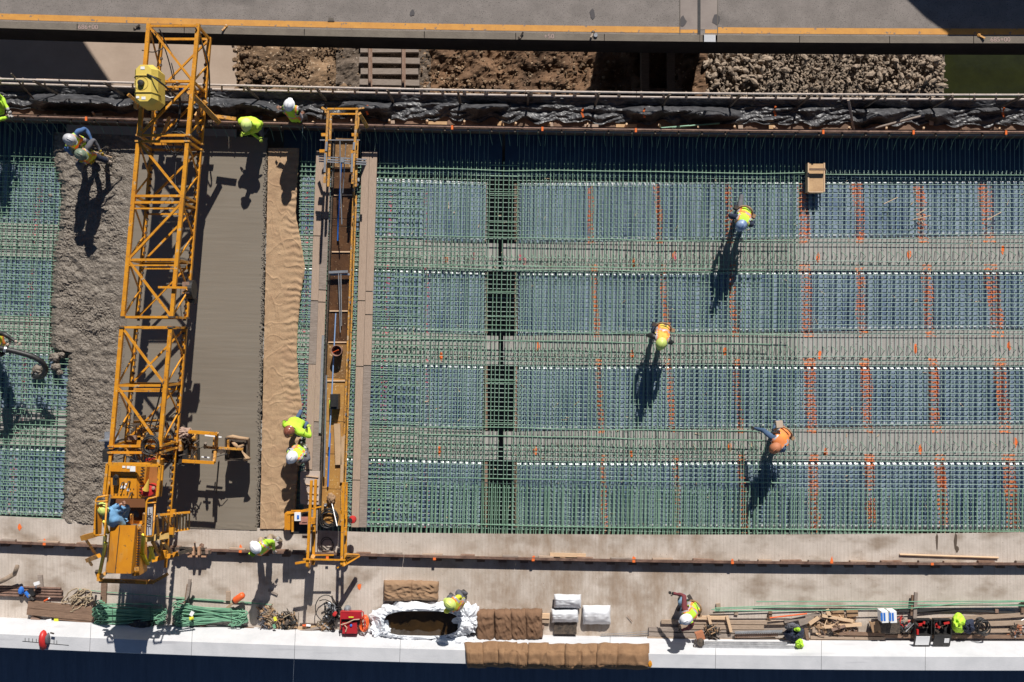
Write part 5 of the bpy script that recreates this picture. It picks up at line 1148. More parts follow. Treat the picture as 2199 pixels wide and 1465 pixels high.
# green bundles
def bundle(x0, x1, y, n, lab, seed):
    rs = random.Random(seed); root = thing('rebar_bundle', lab, 'rebar bundle', P((x0 + x1) / 2, y, 0))
    for i in range(n):
        ya = y - 22 + 44 * rs.random(); ya = y + (ya - y) * (1.15 if i % 3 else .7); yb_ = y + (ya - y) * rs.uniform(-.3, 1.1) + rs.uniform(-9, 9); z = .05 + .16 * rs.random()
        a = P(x0 + rs.choice((0, 0, 4, 12)) + rs.uniform(-4, 8), ya, z); b = P(x1 - rs.choice((0, 0, 6, 18)) + rs.uniform(-10, 5), yb_, z + rs.uniform(-.03, .03))
        pts = [a + Vector((.14, .10, .03)), a + Vector((.03, .11, .04)), a + Vector((-.02, .06, .03)), a, a.lerp(b, .5) + Vector((0, rs.uniform(-.04, .04), .02)), b, b + Vector((.03, -.05, .02)), b + Vector((-.01, -.10, .03)), b + Vector((-.10, -.11, .03))]
        mb = MB(); mb.tube(pts, .013, 6); part(mb, 'bent_bar', GRN2, root)
    for x in ((x0 * .75 + x1 * .25), (x0 * .2 + x1 * .8)):
        mb = MB(); mb.tube([P(x, y - 26, .1), P(x, y - 12, .26), P(x + 1, y + 12, .26), P(x + 1, y + 26, .1)], .006, 4); part(mb, 'tie_wire', BLK, root)
    return root
bundle(204, 352, 1322, 46, 'left bundle of hooked green bars, mostly in the machine shade', 1)
b2 = bundle(376, 526, 1322, 48, 'right bundle of hooked green bars in the sun, with a yellow tag', 2)
mb = MB(); mb.box(P(411, 1328, .3), (.11, .08, .01), .2); part(mb, 'yellow_tag', HAZY, b2); mb = MB(); mb.box(P(412, 1318, .3), (.09, .12, .01), -.5); part(mb, 'white_tag', WHITE, b2)
for i, (a, b) in enumerate((((168, 1266), (232, 1272)), ((232, 1272), (480, 1290)), ((378, 1285), (575, 1298)), ((500, 1290), (585, 1299)))):
    mb = MB(); mb.tube([P(*a, .04), P(*b, .04)], .01, 5); solo(mb, 'loose_rebar', GRN2, ['thin green bar at left of the shaded slab', 'thin green bar running under the machine shade', 'thin green bar above the right green bundle', 'short green bar end by the orange cylinder'][i], 'rebar')
mb = MB(); mb.blob(P(303, 1343, .12), .26, 5, (1.2, .65, .5), .5); solo(mb, 'black_bag', BLK, 'black bag lying on the wall edge below the left green bundle', 'bag', smooth=True)
# rope pile
mb = MB()
for k in range(7):
    c = P(162 + rnd(-14, 30), 1282 + rnd(-14, 16), .08); pts = []; r = rnd(.08, .24); ph = rnd(0, 6)
    for i in range(16): t = ph + i * .45; pts.append(Vector((c.x + r * math.cos(t) * (1 + .2 * math.sin(i)), c.y + r * .8 * math.sin(t * 1.1), .03 + rnd(0, .14))))
    mb.tube(pts, .016, 6)
mb.tube([P(150, 1310, .05), P(175, 1285, .12), P(200, 1290, .08), P(205, 1305, .03)], .02, 6)
solo(mb, 'rope_pile', ROPE, 'tangled heap of tan rope and straps at the lower left', 'rope', smooth=True)
mb = MB(); c = P(177, 1305, .05)
pts = [Vector((c.x + .09 * math.cos(t * .5), c.y + .09 * math.sin(t * .5), .06)) for t in range(14)]; mb.tube(pts, .016, 6); solo(mb, 'tape_ring', mat('tan_ring', (.5, .36, .22)), 'tan ring on the timbers below the rope heap', 'ring', smooth=True)
# blue tool
bl = thing('blue_drill', 'blue power tool with a round blue guard on the brown pipes at lower left', 'power tool', P(60, 1275, .1))
mb = MB(); mb.lathe(P(46, 1268, .12), [(0, .10), (.06, .08), (.085, 0)], 16, None, .8, 1.2); part(mb, 'guard', BLUE, bl)
mb = MB(); mb.tube([P(54, 1271, .16), P(63, 1282, .14)], .045, 10); part(mb, 'body', BLUE, bl)
mb = MB(); mb.tube([P(62, 1279, .14), P(72, 1288, .12)], .035, 8); part(mb, 'head', DRK, bl); mb = MB(); mb.box(P(63, 1279, .19), (.05, .05, .02), .6); part(mb, 'label_plate', ALU, bl)
mb = MB(); mb.box(P(68, 1272, .1), (.13, .2, .1), .5); solo(mb, 'dark_bag', BLK, 'small dark bag between the blue tool and the pipes', 'bag')
mb = MB(); mb.box(P(79, 1253, .25), (.13, .08, .06), .3); mb.bar(P(79, 1255, .2), P(77, 1262, .1), .03, .03); solo(mb, 'white_glove', WHITE, 'white object on a short stick above the brown pipes', 'glove')
mb = MB(); mb.tube([P(95, 1291, .08), P(104, 1286, .1)], .022, 8); solo(mb, 'orange_bottle', ORNG, 'small orange bottle with white cap above the thick timbers', 'bottle')
mb = MB(); mb.tube([P(104, 1286, .1), P(107, 1284.5, .1)], .018, 8); solo(mb, 'bottle_cap', WHITE, 'white cap at the tip of the small orange bottle', 'cap')
mb = MB(); mb.box(P(121, 1332, .1), (.11, .08, .03)); solo(mb, 'yellow_tag', HAZY, 'yellow tag at the wall edge left of the green bundles', 'tag')
mb = MB(); mb.box(P(105, 1333, .1), (.13, .07, .03), .2); solo(mb, 'paper_scrap', WHITE, 'white scrap left of the yellow tag at the wall edge', 'scrap')
# left edge log-like hose support
mb = MB(); mb.tube([P(-30, 1262, .2), P(10, 1245, .25), P(32, 1232, .3)], .06, 8); mb.tube([P(31, 1234, .3), P(37, 1216, .45)], .055, 8); solo(mb, 'concrete_caked_pipe', mat('caked_mud', (.36, .27, .2), .9, 0, (.2, .15, .11), 6, .6, 20), 'mud caked pipe elbow at the left edge above the brown pipes', 'pipe', smooth=True)
# red bag on the wall
rbg = thing('red_bag', 'red tool bag with dark trim hanging over the white wall at lower left', 'bag', P(96, 1375, .84))
mb = MB(); mb.lathe(P(94, 1374, .86), [(0, .16), (.06, .15), (.12, .08), (.13, 0)], 12, None, .8, 1.9); part(mb, 'bag_body', RED, rbg, smooth=True)
mb = MB(); mb.lathe(P(104, 1372, .86), [(0, .13), (.04, .12), (.06, 0)], 10, None, .8, 2.6); part(mb, 'dark_side', GREY, rbg, smooth=True); mb = MB(); mb.bar(P(108, 1359, .95), P(116, 1361, .95), .03, .03); part(mb, 'buckle', DRK, rbg)
# gas cylinder
gc = thing('gas_cylinder', 'orange red propane cylinder lying across the right end of the green bundles', 'cylinder', P(512, 1286, .1))
mb = MB(); a, b = P(503, 1291, .28), P(520, 1279, .3); q = (b - a).to_track_quat('Z', 'Y').to_matrix(); mb.lathe(a, [(0, -.02), (.07, 0), (.085, .04), (.085, (b - a).length), (.06, (b - a).length + .05), (0, (b - a).length + .06)], 16, q); part(mb, 'shell', ORNG, gc, smooth=True)
mb = MB(); mb.lathe(a, [(.06, -.02), (.06, -.035), (.03, -.04), (0, -.04)], 12, q); part(mb, 'collar', DRK, gc)
mb = MB(); mb.bar(P(503, 1293, .15), P(487, 1306, .05), .06, .04); part(mb, 'wooden_wedge', WOODL, gc)
# rubbish heaps
def heap(cx, cy, rx, ry, n, mats, lab, cat, nm, seed, zt=.25):
    rs = random.Random(seed); mb = MB()
    for i in range(n):
        t = rs.uniform(0, 6.28); r = rs.random() ** .5; a = P(cx + rx * r * math.cos(t), cy + ry * r * math.sin(t), .02 + zt * (1 - r) * rs.random()); mb.mi = rs.randrange(len(mats))
        k = rs.random()
        if k < .3: mb.rock(a, rs.uniform(.03, .08), rs.randrange(99), (1.3, .8, .5))
        elif k < .65:
            d = Vector((rs.uniform(-1, 1), rs.uniform(-1, 1), rs.uniform(-.2, .3))).normalized() * rs.uniform(.07, .2); mb.bar(a - d, a + d, rs.uniform(.015, .035), .015)
        else:
            pts = [a + Vector((rs.uniform(-.12, .12), rs.uniform(-.12, .12), rs.uniform(0, .08))) for _ in range(5)]; mb.tube(pts, rs.uniform(.008, .016), 5)
    return solo(mb, nm, mats, lab, cat, None, 'stuff', fix=False)
heap(575, 1330, 21, 27, 90, [ROPE, CARD, WOODG, GREY], 'heap of tan straps and rags right of the green bundles', 'rubbish', 'strap_heap', 11)
heap(618, 1338, 20, 22, 80, [BLK, ROPE, DRK, CARD, BLK], 'darker heap of straps and cables next to the tan heap', 'rubbish', 'cable_heap', 12)
mb = MB(); mb.box(P(591, 1329, .25), (.07, .10, .03), .3); solo(mb, 'yellow_tag', HAZY, 'yellow tag between the tan heap and the darker heap', 'tag')
mb = MB(); mb.box(P(589, 1345, .25), (.06, .10, .03), .3); solo(mb, 'green_packet', GRN2, 'dark green packet between the two heaps of straps', 'packet')
mb = MB(); mb.tube([P(650, 1343, .12), P(657, 1343, .12)], .03, 10); solo(mb, 'orange_can', ORNG, 'orange end of a spray can on the tan board', 'can'); mb = MB(); mb.tube([P(658, 1343, .12), P(667, 1344, .12)], .028, 10); solo(mb, 'spray_can', WHITE, 'white spray can on the tan board by the red generator', 'can')
coil('hose_coil', 'big open loop of black hose standing beside the red generator', 'hose', P(698, 1306, .2), .22, .27, 1.3, BLK, .1, .55, .012, 1.2)
heap(713, 1315, 15, 24, 60, [BLK, BLK, DRK, STL], 'black vibrator motors and cables left of the red generator', 'equipment', 'vibrator_heap', 13, .5)
heap(695, 1342, 14, 14, 26, [ROPE, CARD, ALU], 'pale tangle of cord left of the red generator', 'rubbish', 'cord_heap', 14, .2)
mb = MB(); mb.lathe(P(720, 1317, .4), [(0, .14), (.045, .13), (.05, 0)], 12); solo(mb, 'red_motor', RED, 'small red motor cap between the black motors and the generator', 'motor')
ge = thing('generator', 'red portable generator with white cap and orange hose, left of the lined tub', 'generator', P(755, 1330, 0))
mb = MB(); mb.box(P(755, 1320, .42), (.50, .18, .16)); part(mb, 'fuel_tank', mat('dark_red_tank', (.42, .02, .03), .35, 0, (.3, .015, .02), 4), ge)
mb = MB(); mb.box(P(753, 1345, .3), (.36, .28, .3)); part(mb, 'engine', mat('dark_red_tank', (0, 0, 0)), ge)
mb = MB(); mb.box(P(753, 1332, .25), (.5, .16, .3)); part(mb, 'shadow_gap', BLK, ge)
for (a, b) in (((732, 1313), (780, 1314)), ((732, 1313), (731, 1352)), ((780, 1314), (784, 1352))): mb = MB(); mb.tube([P(*a, .5), P(*b, .48)], .013, 8); part(mb, 'frame_tube', RED, ge)
mb = MB(); mb.lathe(P(747, 1307, .30), [(0, .14), (.06, .12), (.09, .06), (.09, 0)], 14); part(mb, 'air_cleaner', STL, ge)
mb = MB(); mb.lathe(P(754, 1343, .46), [(0, .03), (.03, .02), (.03, 0)], 12); part(mb, 'cap', BLUE, ge); mb = MB(); mb.box(P(754, 1325.5, .505), (.12, .025, .01)); part(mb, 'warning_label', HAZY, ge)
for pts in (((732, 1342), (745, 1338), (760, 1331), (772, 1330)), ((742, 1357), (745, 1348), (740, 1343))): mb = MB(); mb.tube([P(*q_, .5) for q_ in pts], .014, 6); part(mb, 'hose', mat('tan_hose', (.45, .32, .22)), ge)
coil('hose_coil', 'orange hose coil leaning on the red generator', 'hose', P(783, 1338, .2), .07, .10, 5, ORNG, .15, .4, .016, 1.9)
# lined tub
tub = thing('lined_tub', 'long tub lined with crumpled white plastic, holding dark brown water', 'tub', P(905, 1338, 0))
def tubf(a, b):
    t = a * 2 * math.pi; ex = 3.2
    def se(rx, ry): 
        c_, s_ = math.cos(t), math.sin(t); return rx * math.copysign(abs(c_) ** (2 / ex), c_), ry * math.copysign(abs(s_) ** (2 / ex), s_)
    ix, iy = se(80, 27); ox, oy = se(108, 47); nz_ = noise.noise(Vector((math.cos(t) * 3, math.sin(t) * 3, 4)))
    ox *= 1 + .09 * nz_; oy *= 1 + .16 * nz_
    if b < .25: k = b / .25; px, py, z = 905 + ix, 1339 + iy * (.98 + .02 * k), .12 + .30 * k
    elif b < .45: k = (b - .25) / .2; px, py, z = 905 + ix + (ox - ix) * k * .3, 1339 + iy + (oy - iy) * k * .3, .42
    else: k = (b - .45) / .55; px, py, z = 905 + ix + (ox - ix) * (.3 + .7 * k), 1339 + iy + (oy - iy) * (.3 + .7 * k), .42 - .38 * k
    w_ = noise.noise(Vector((math.cos(t) * 9, math.sin(t) * 9, b * 6))); w2 = abs(noise.noise(Vector((math.cos(t) * 8, math.sin(t) * 8, b * 4))))
    z += (.08 * w_ + .10 * w2) * min(1, b * 3) * (1 if b > .25 else .3); px += 5 * w_ * b; py += 5 * noise.noise(Vector((math.cos(t) * 8, math.sin(t) * 8, b * 5 + 9))) * b
    if a > .5 and 0.45 < b: z = max(z, .05)
    if py > 1372: z = max(z, .05 + (py - 1372) / 34 * .45)
    return P(px, py, max(.03, z))
mb = MB(); mb.grid(lambda a, b: tubf(a, b), 220, 26); part(mb, 'plastic_liner', WHTP, tub, smooth=False)
mb = MB(); n_ = 40
pl_ = []
for i in range(n_):
    t = i / n_ * 2 * math.pi; c_, s_ = math.cos(t), math.sin(t); q_ = P(905 + 82 * math.copysign(abs(c_) ** .62, c_), 1339 + 29 * math.copysign(abs(s_) ** .62, s_), .2); pl_.append((q_.x, q_.y))
mb.prism(pl_, .04, .20); part(mb, 'water', POOLW, tub)
mb = MB(); mb.blob(P(1003, 1328, .2), .26, 4, (1, 1.2, .8), .7, 20, 2.6); part(mb, 'plastic_bunch', WHTP, tub)
mb = MB(); mb.blob(P(975, 1386, .45), .24, 6, (1.9, .7, .5), .7, 20, 2.6); part(mb, 'plastic_bunch', WHTP, tub)
mb = MB(); mb.blob(P(816, 1352, .15), .2, 2, (1, 1, .8), .7, 18, 2.6); part(mb, 'plastic_bunch', WHTP, tub)
board((985, 1310), (1022, 1312), 7, .10, .05, WOODL, 'pale plank end between the lined tub and the burlap folds')
board((1015, 1352), (1026, 1354), 6, .05, .05, WOODL, 'plank stub below the right end of the tub')
# burlap folded packs
def fold(cx, cy, w_, h_, z0, zt, lab, m, grp, ang=0, seed=0):
    mb = MB(); c = P(cx, cy, z0); W, Hh = w_ / S / 2, h_ / S / 2
    def f(a, b):
        t = (a * 2 - 1); s_ = (b * 2 - 1)
        edge = (1 - abs(t) ** 8) * (1 - abs(s_) ** 8)
        nzx = noise.noise(Vector((t * 1.3 + seed * 7, s_ * 2.5, seed)))
        z = z0 + zt * edge ** .4 * (1 + .14 * nzx) + .018 * noise.noise(Vector((t * 3 + seed, s_ * 5, seed + 3))) * edge + .035 * max(0, .2 - abs(noise.noise(Vector((t * 2 + s_ * 1.2 + seed, s_ * 1.5, 4))))) * 5 * edge
        x = W * t * (1 + .06 * noise.noise(Vector((s_ * 2, seed, 2)))); y = Hh * s_ * (1 + .07 * noise.noise(Vector((t * 2, seed, 5)))) + .02 * noise.noise(Vector((t * 5, seed, 1)))
        return Vector((c.x + x * math.cos(ang) - y * math.sin(ang), c.y + x * math.sin(ang) + y * math.cos(ang), max(z, z0)))
    mb.grid(f, 22, 34); return solo(mb, 'folded_burlap', m, lab, 'burlap', grp, smooth=True, fix=False)
G1 = 'folded brown burlap on the slab'
BURM = mat('light_brown_burlap', (.31, .195, .115), .95, 0, (.23, .14, .08), 4, .45, 60)
fold(856, 1267, 64, 42, 0, .22, 'left light brown folded burlap above the lined tub', BURM, G1, .0, 1)
fold(912, 1267, 60, 40, 0, .20, 'right light brown folded burlap above the lined tub', BURM, G1, -.04, 2)
for i, (x, w_) in enumerate(((1043, 41), (1081, 39), (1114, 36), (1146, 38))): fold(x, 1342 - i * 1.5, w_, 68 - i * 2, 0.02, .30 + .02 * (i % 2), ['first', 'second', 'third', 'fourth'][i] + ' from left of the four dark burlap folds right of the tub', BURB, G1, .03, 5 + i)
BURW = mat('wall_burlap', (.26, .15, .078), .95, 0, (.19, .105, .053), 4, .45, 60)
names = ['leftmost fold of burlap on the white wall', 'second burlap fold from the left on the white wall', 'third burlap fold from the left on the white wall', 'fourth burlap fold from the left on the white wall, narrow and slanting', 'fifth burlap fold from the left on the white wall', 'sixth burlap fold from the left on the white wall', 'fourth burlap fold from the right on the white wall', 'third burlap fold from the right on the white wall', 'second burlap fold from the right on the white wall', 'rightmost and widest fold of burlap on the white wall']
xs = [1002, 1038, 1075, 1110, 1136, 1174, 1214, 1248, 1286, 1325, 1392]
for i, (a, b) in enumerate(zip(xs, xs[1:])):
    mb = MB(); x0, x1 = a - 1.5 - 2 * (i % 3), b + 2.5; zt = .88 + .03 * (i % 2); sd_ = i * 3.3
    def f(s_, t):
        px = x0 + (x1 - x0) * s_ + ((9, -3, 4, 12, -5, 6, -4, 2, -3, 0)[i] * (t - .5)); edge = 1 - abs(s_ * 2 - 1) ** 6
        yy = [(1384, .40), (1388, .55), (1400, .80), (1408, .86), (1430, .87), (1437, .80), (1440, .5)]
        k = t * 6; j = min(5, int(k)); q_ = k - j; y = yy[j][0] + (yy[j + 1][0] - yy[j][0]) * q_; z = yy[j][1] + (yy[j + 1][1] - yy[j][1]) * q_
        z += .11 * edge ** .6 - .05 + (.0 if i % 2 else .05) + .06 * (1 - s_) + .04 * max(0, .12 - abs(noise.noise(Vector((s_ * 2.4 + t * .8 + sd_, t * 1.5, 9))))) * 8 + .03 * noise.noise(Vector((s_ * 3 + sd_, t * 3, 1))) + .018 * noise.noise(Vector((s_ * 9 + sd_, t * 8, 4)))
        return P(px, y + 4 * noise.noise(Vector((s_ * 2, sd_, 7))) + 5 * noise.noise(Vector((sd_, 2, 7))) + (i - 4) * .35 - 3, z)
    mb.grid(f, 22, 30); solo(mb, 'wall_burlap_fold', BURW, names[i], 'burlap', 'burlap folds draped along the white wall', smooth=True, fix=False)
mb = MB(); mb.rock(P(1396, 1426, .85), .06, 2, (1, 1.6, .6)); solo(mb, 'yellow_clip', YEL, 'small yellow and black clip at the right end of the wall burlap', 'clip')
board((1150, 1322), (1180, 1323), 10, .06, .08, WOODL, 'plank end between burlap folds and white sacks'); board((1155, 1331), (1180, 1333), 10, .04, .06, WOODX, 'lower plank end between burlap folds and white sacks'); board((1150, 1345), (1168, 1347), 7, .04, .06, RUST, 'rusty stub below the plank ends'); board((1140, 1366), (1162, 1368), 5, .04, .05, RUST, 'rust coloured stick touching the wall left of the rope')
# white sacks / bundles
def sack(x0, y0, x1, y1, z, lab, seed):
    mb = MB()
    def f(a, b):
        px = x0 + (x1 - x0) * a; py = y0 + (y1 - y0) * b; e = (1 - abs(a * 2 - 1) ** 10)
        zz = z + .22 * (math.sin(math.pi * min(1, b * 1.0)) ** .5 if 0 < b < 1 else 0) * (e ** .3) + .03 * noise.noise(Vector((a * 4 + seed, b * 4, 1))) * e
        if b > .55: zz += .05 * abs(noise.noise(Vector((a * 5 + seed, b * 3 + a * 3, 5)))) * e
        return P(px + 1.5 * noise.noise(Vector((b * 3, seed, 1))), py + (3 * noise.noise(Vector((a * 3, seed, 2))) if b in (0, 1) else 0), max(.02, zz))
    mb.grid(f, 24, 26); return solo(mb, 'white_roll', mat('white_wrap', (.66, .67, .69), .45, 0, (.58, .59, .62), 5, .1, 20), lab, 'roll', 'white wrapped rolls on the slab', smooth=True, fix=False)
sack(1190, 1276, 1248, 1306, .12, 'upper of the two white wrapped rolls stacked on the left', 1); sack(1184, 1307, 1242, 1337, .08, 'lower of the two white wrapped rolls on the left, with crumpled wrap', 2); sack(1251, 1300, 1311, 1341, .06, 'white wrapped roll on the right, standing alone', 3)
mb = MB(); mb.box(P(1214, 1332, .08), (.56, .66, .12)); solo(mb, 'pallet', DRK, 'pallet darkened to stand for the shade under the white wrapped rolls', 'pallet')  # near-black colour paints the shade below the rolls
mb = MB()
for k in range(2): mb.tube([P(1290, 1362 + k * 5, .05), P(1340, 1360 + k * 5, .05), P(1398, 1355 + k * 4, .05)], .007, 4)
for i in range(30): mb.bar(P(1290 + i * 3.6, 1362, .05), P(1291 + i * 3.6, 1367 - i * .1, .05), .008, .008)
solo(mb, 'wire_ladder', STL, 'thin wire ladder strip lying before the wall between rolls and lumber', 'wire strip')
mb = MB(); mb.tube([P(1347, 1322, .04), P(1358, 1335, .04)], .008, 5); solo(mb, 'nail_bar', RUST, 'tiny dark bar on the slab right of the white rolls', 'bar')
# lumber pile right
L = [((1393, 1351), (1560, 1353), 9, .05, WOODG, 'upper grey plank of the row at the left end of the lumber'), ((1393, 1362), (1585, 1366), 9, .05, WOODG, 'second grey plank of the row at the left end of the lumber'), ((1390, 1371), (1500, 1374), 7, .08, WOODX, 'lowest plank left of the metal screed, against the wall'),
 ((1420, 1335), (1690, 1337), 8, .06, WOODX, 'long plank behind the crouching worker, top of the lumber row'), ((1458, 1346), (1640, 1347), 9, .07, WOODX, 'long plank just below the top plank of the lumber'), ((1570, 1356), (1700, 1352), 7, .06, WOODG, 'grey plank under the left end of the sword like metal rail'), ((1510, 1372), (1700, 1374), 6, .05, WOODX, 'plank between the two metal rails'),
 ((1488, 1326), (1562, 1327), 7, .12, WOODL, 'pale fresh board right of the white helmet of the kneeling worker'), ((1521, 1322), (1526, 1340), 6, .15, WOODL, 'short pale cross piece on the fresh board'), ((1561, 1323), (1570, 1357), 6, .16, WOODL, 'longer pale cross piece at the right end of the fresh board'),
 ((1654, 1313), (1654, 1330), 7, .08, WOODD, 'upright brown block at the left end of the orange stick'), ((1542, 1296), (1543, 1307), 9, .04, WOODX, 'small wooden block on the slab left of the green bars'), ((1577, 1317), (1585, 1318), 5, .03, WOODX, 'small tan chip on the slab above the fresh board'),
 ((1684, 1335), (1760, 1318), 6, .10, WOODG, 'grey lath slanting up beneath the orange stick'), ((1716, 1338), (1748, 1328), 12, .12, WOODG, 'thick grey block right of the slanting lath'), ((1738, 1340), (1758, 1326), 7, .16, WOODL, 'short board leaning right of the thick grey block'),
 ((1765, 1322), (1832, 1334), 6, .16, WOODL, 'pale stick slanting down across the scrap heap'), ((1776, 1309), (1782, 1325), 8, .16, WOODL, 'upright pale stub at the top of the scrap heap'), ((1786, 1320), (1812, 1318), 14, .08, CARD, 'left tan block at the back of the scrap heap'), ((1818, 1318), (1842, 1316), 14, .08, CARD, 'right tan block at the back of the scrap heap'),
 ((1770, 1346), (1850, 1341), 7, .14, WOODL, 'pale board across the middle of the scrap heap'), ((1730, 1350), (1735, 1374), 7, .10, WOODD, 'dark upright stub right of the navy jacket'), ((1744, 1352), (1760, 1352), 12, .08, WOODX, 'squat block right of the dark stub'), ((1786, 1353), (1815, 1344), 5, .2, RUST, 'reddish stick in the middle of the scrap heap'), ((1790, 1360), (1900, 1362), 7, .10, WOODD, 'brown board below the middle of the scrap heap'), ((1740, 1369), (1900, 1371), 6, .07, WOODX, 'long tan board near the wall below the scrap heap'), ((1736, 1376), (1878, 1378), 4, .06, WOODL, 'thin pale lath along the wall below the scrap heap'), ((1882, 1378), (1935, 1380), 4, .05, WOODL, 'thin pale lath end left of the first tool case'),
 ((1905, 1338), (2260, 1316), 9, .04, WOODX, 'upper long plank behind the tool cases'), ((1960, 1345), (2260, 1335), 9, .12, WOODX, 'middle long plank behind the tool cases'), ((2050, 1355), (2260, 1353), 8, .08, WOODX, 'lower long plank right of the black cable coil'), ((1900, 1366), (2260, 1368), 7, .10, WOODD, 'grey plank under the tool cases'),
 ((1967, 1272), (1964, 1330), 7, .14, WOODG, 'grey beam standing out from the wall, right of the blue bags'), ((1960, 1278), (1957, 1322), 5, .10, WOODD, 'dark lath beside the grey beam that crosses the green bars'), ((2140, 1308), (2140, 1316), 7, .05, RUST, 'small rusty block below the green bars at right'), ((2196, 1290), (2196, 1316), 7, .08, WOODD, 'dark block at the right edge on the green bars'), ((1655, 1316), (1648, 1330), 4, .05, WOODD, 'thin dark shim at the left of the brown block')]
for (a, b, w_, z, m, lab) in L: board(a, b, w_, z, .05, m, lab)
mb = MB(); mb.tube([P(1653, 1327, .2), P(1733, 1318, .2)], .017, 6); solo(mb, 'orange_stick', ORNG, 'orange stick lying over the lumber at the lower right', 'stick')
heap(1790, 1340, 55, 26, 110, [WOOD, WOODL, CARD, RUST, WOODG, WOODD], 'heap of small wood offcuts at the lower right', 'offcuts', 'offcut_heap', 21, .2)
ms = thing('metal_screed', 'long bright aluminium screed with motor end, lying against the wall', 'screed', P(1600, 1385, .3))
mb = MB(); mb.bar(P(1508, 1388, .50), P(1705, 1391, .50), .09, .05); mb.bar(P(1514, 1381, .42), P(1690, 1382, .42), .07, .05); part(mb, 'blade', ALU, ms)
mb = MB(); mb.bar(P(1500, 1393, .42), P(1706, 1396, .42), .05, .10); part(mb, 'back_rail', WOODG, ms)
mb = MB(); mb.lathe(P(1504, 1379, .5), [(0, .09), (.09, .07), (.10, 0)], 14); part(mb, 'motor', DRK, ms); mb = MB(); mb.box(P(1503, 1365, .4), (.2, .2, .16), .3); part(mb, 'guard', mat('orange_brown_guard', (.4, .16, .08), .7), ms)
mb = MB(); mb.tube([P(1494, 1372, .5), P(1490, 1388, .5), P(1500, 1394, .5)], .014, 6); part(mb, 'handle', DRK, ms)
mb = MB(); mb.bar(P(1578, 1358, .2), P(1680, 1355, .2), .05, .03)
for i in range(22): mb.box(P(1580 + i * 4.6, 1360.5 - i * .1, .2), (.03, .03, .03))
solo(mb, 'toothed_rail', ALU, 'bright toothed metal rail above the screed, pointing at the navy jacket', 'rail')
mb = MB(); mb.bar(P(1578, 1366, .12), P(1670, 1363, .12), .08, .05); solo(mb, 'rusty_channel', RUST, 'rusty channel just below the toothed rail', 'channel')
heap(1530, 1357, 17, 14, 60, [BLK, DRK, CARD, BLK], 'black harness and tools heaped on the planks above the screed', 'harness', 'harness_heap', 31, .3)
def cloth(cx, cy, rx, ry, m, lab, seed, z0=.05, h_=.22, nm='jacket', cat='jacket'):
    mb = MB()
    def f(a, b):
        t = a * 2 * math.pi; r = b; wob = 1 + .35 * noise.noise(Vector((math.cos(t) * 1.5 + seed, math.sin(t) * 1.5, seed)))
        z = z0 + h_ * (1 - r ** 3) * (1 + .5 * noise.noise(Vector((math.cos(t) * r * 2.5 + seed, math.sin(t) * r * 2.5, 3)))) + .05 * noise.noise(Vector((math.cos(t) * r * 7 + seed, math.sin(t) * r * 7, 5)))
        return P(cx + rx * r * wob * math.cos(t), cy + ry * r * wob * math.sin(t), max(.02, z))
    mb.grid(f, 30, 12); return solo(mb, nm, m, lab, cat, smooth=True, fix=False)
cloth(1706, 1362, 22, 17, NAVF, 'navy jacket heaped on the lumber above the lime sleeve', 1, .2); cloth(1700, 1346, 16, 8, GREY, 'grey cloth on top of the navy jacket', 2, .35, .12, 'cloth', 'cloth'); cloth(1717, 1383, 10, 10, HAZL, 'lime cloth hanging on the wall below the navy jacket', 3, .5, .12, 'vest', 'vest'); cloth(1712, 1352, 9, 4, HAZL, 'narrow lime stripe of cloth across the navy jacket', 4, .42, .08, 'vest', 'vest')
cloth(2058, 1338, 18, 19, HAZL, 'bright lime jacket beside the second tool case', 5, .15, .25); cloth(2080, 1345, 17, 15, NAVF, 'dark backpack between the lime jacket and the cable coil', 6, .1, .3, 'backpack', 'backpack')
coil('cable_coil', 'black cable coil right of the dark backpack', 'cable', P(2107, 1345, .2), .12, .18, 8, BLK, .1, .35, .014, 1.1)
heap(2186, 1350, 16, 14, 50, [RUST, mat('orange_brown_guard', (0, 0, 0)), DRK, ALU], 'rusty clamps and fittings heaped at the right edge', 'fittings', 'clamp_heap', 41, .25)
# blue-white bags
for i, x in enumerate((1896, 1914)):
    r_ = thing('salt_bag', ['left of the two white and blue printed bags on the slab', 'right of the two white and blue printed bags on the slab'][i], 'bag', P(x, 1322, .1), 'printed bags'); mb = MB(); mb.box(P(x, 1322, .38), (.16, .28, .3), .05); part(mb, 'bag_body', WHITE, r_)
    mb = MB(); mb.box(P(x - 2.4, 1325, .535), (.05, .20, .006), .05); mb.box(P(x + 3.5, 1325, .535), (.045, .20, .006), .05); part(mb, 'blue_panel', BLUE, r_)
mb = MB(); mb.box(P(1908, 1345, .12), (.5, .3, .22)); solo(mb, 'dark_box', DRK, 'dark open carton under the printed bags', 'box')
mb = MB(); mb.box(P(1880, 1346, .25), (.22, .24, .04), .3); mb.box(P(1873, 1346, .15), (.03, .24, .2), .3); mb.box(P(1886, 1350, .15), (.03, .2, .2), .3); solo(mb, 'torn_carton', CARD, 'torn cardboard carton with pale lining left of the printed bags', 'carton')
for (x, y, lab, sd_) in ((1930, 1345, 'red and black cordless tools left of the first tool case', 51), (1952, 1347, 'red and grey tools between loose tools and first case', 52)): heap(x, y, 11, 15, 34, [RED, BLK, DRK, BLK, ALU], lab, 'tools', 'tool_heap', sd_, .3)
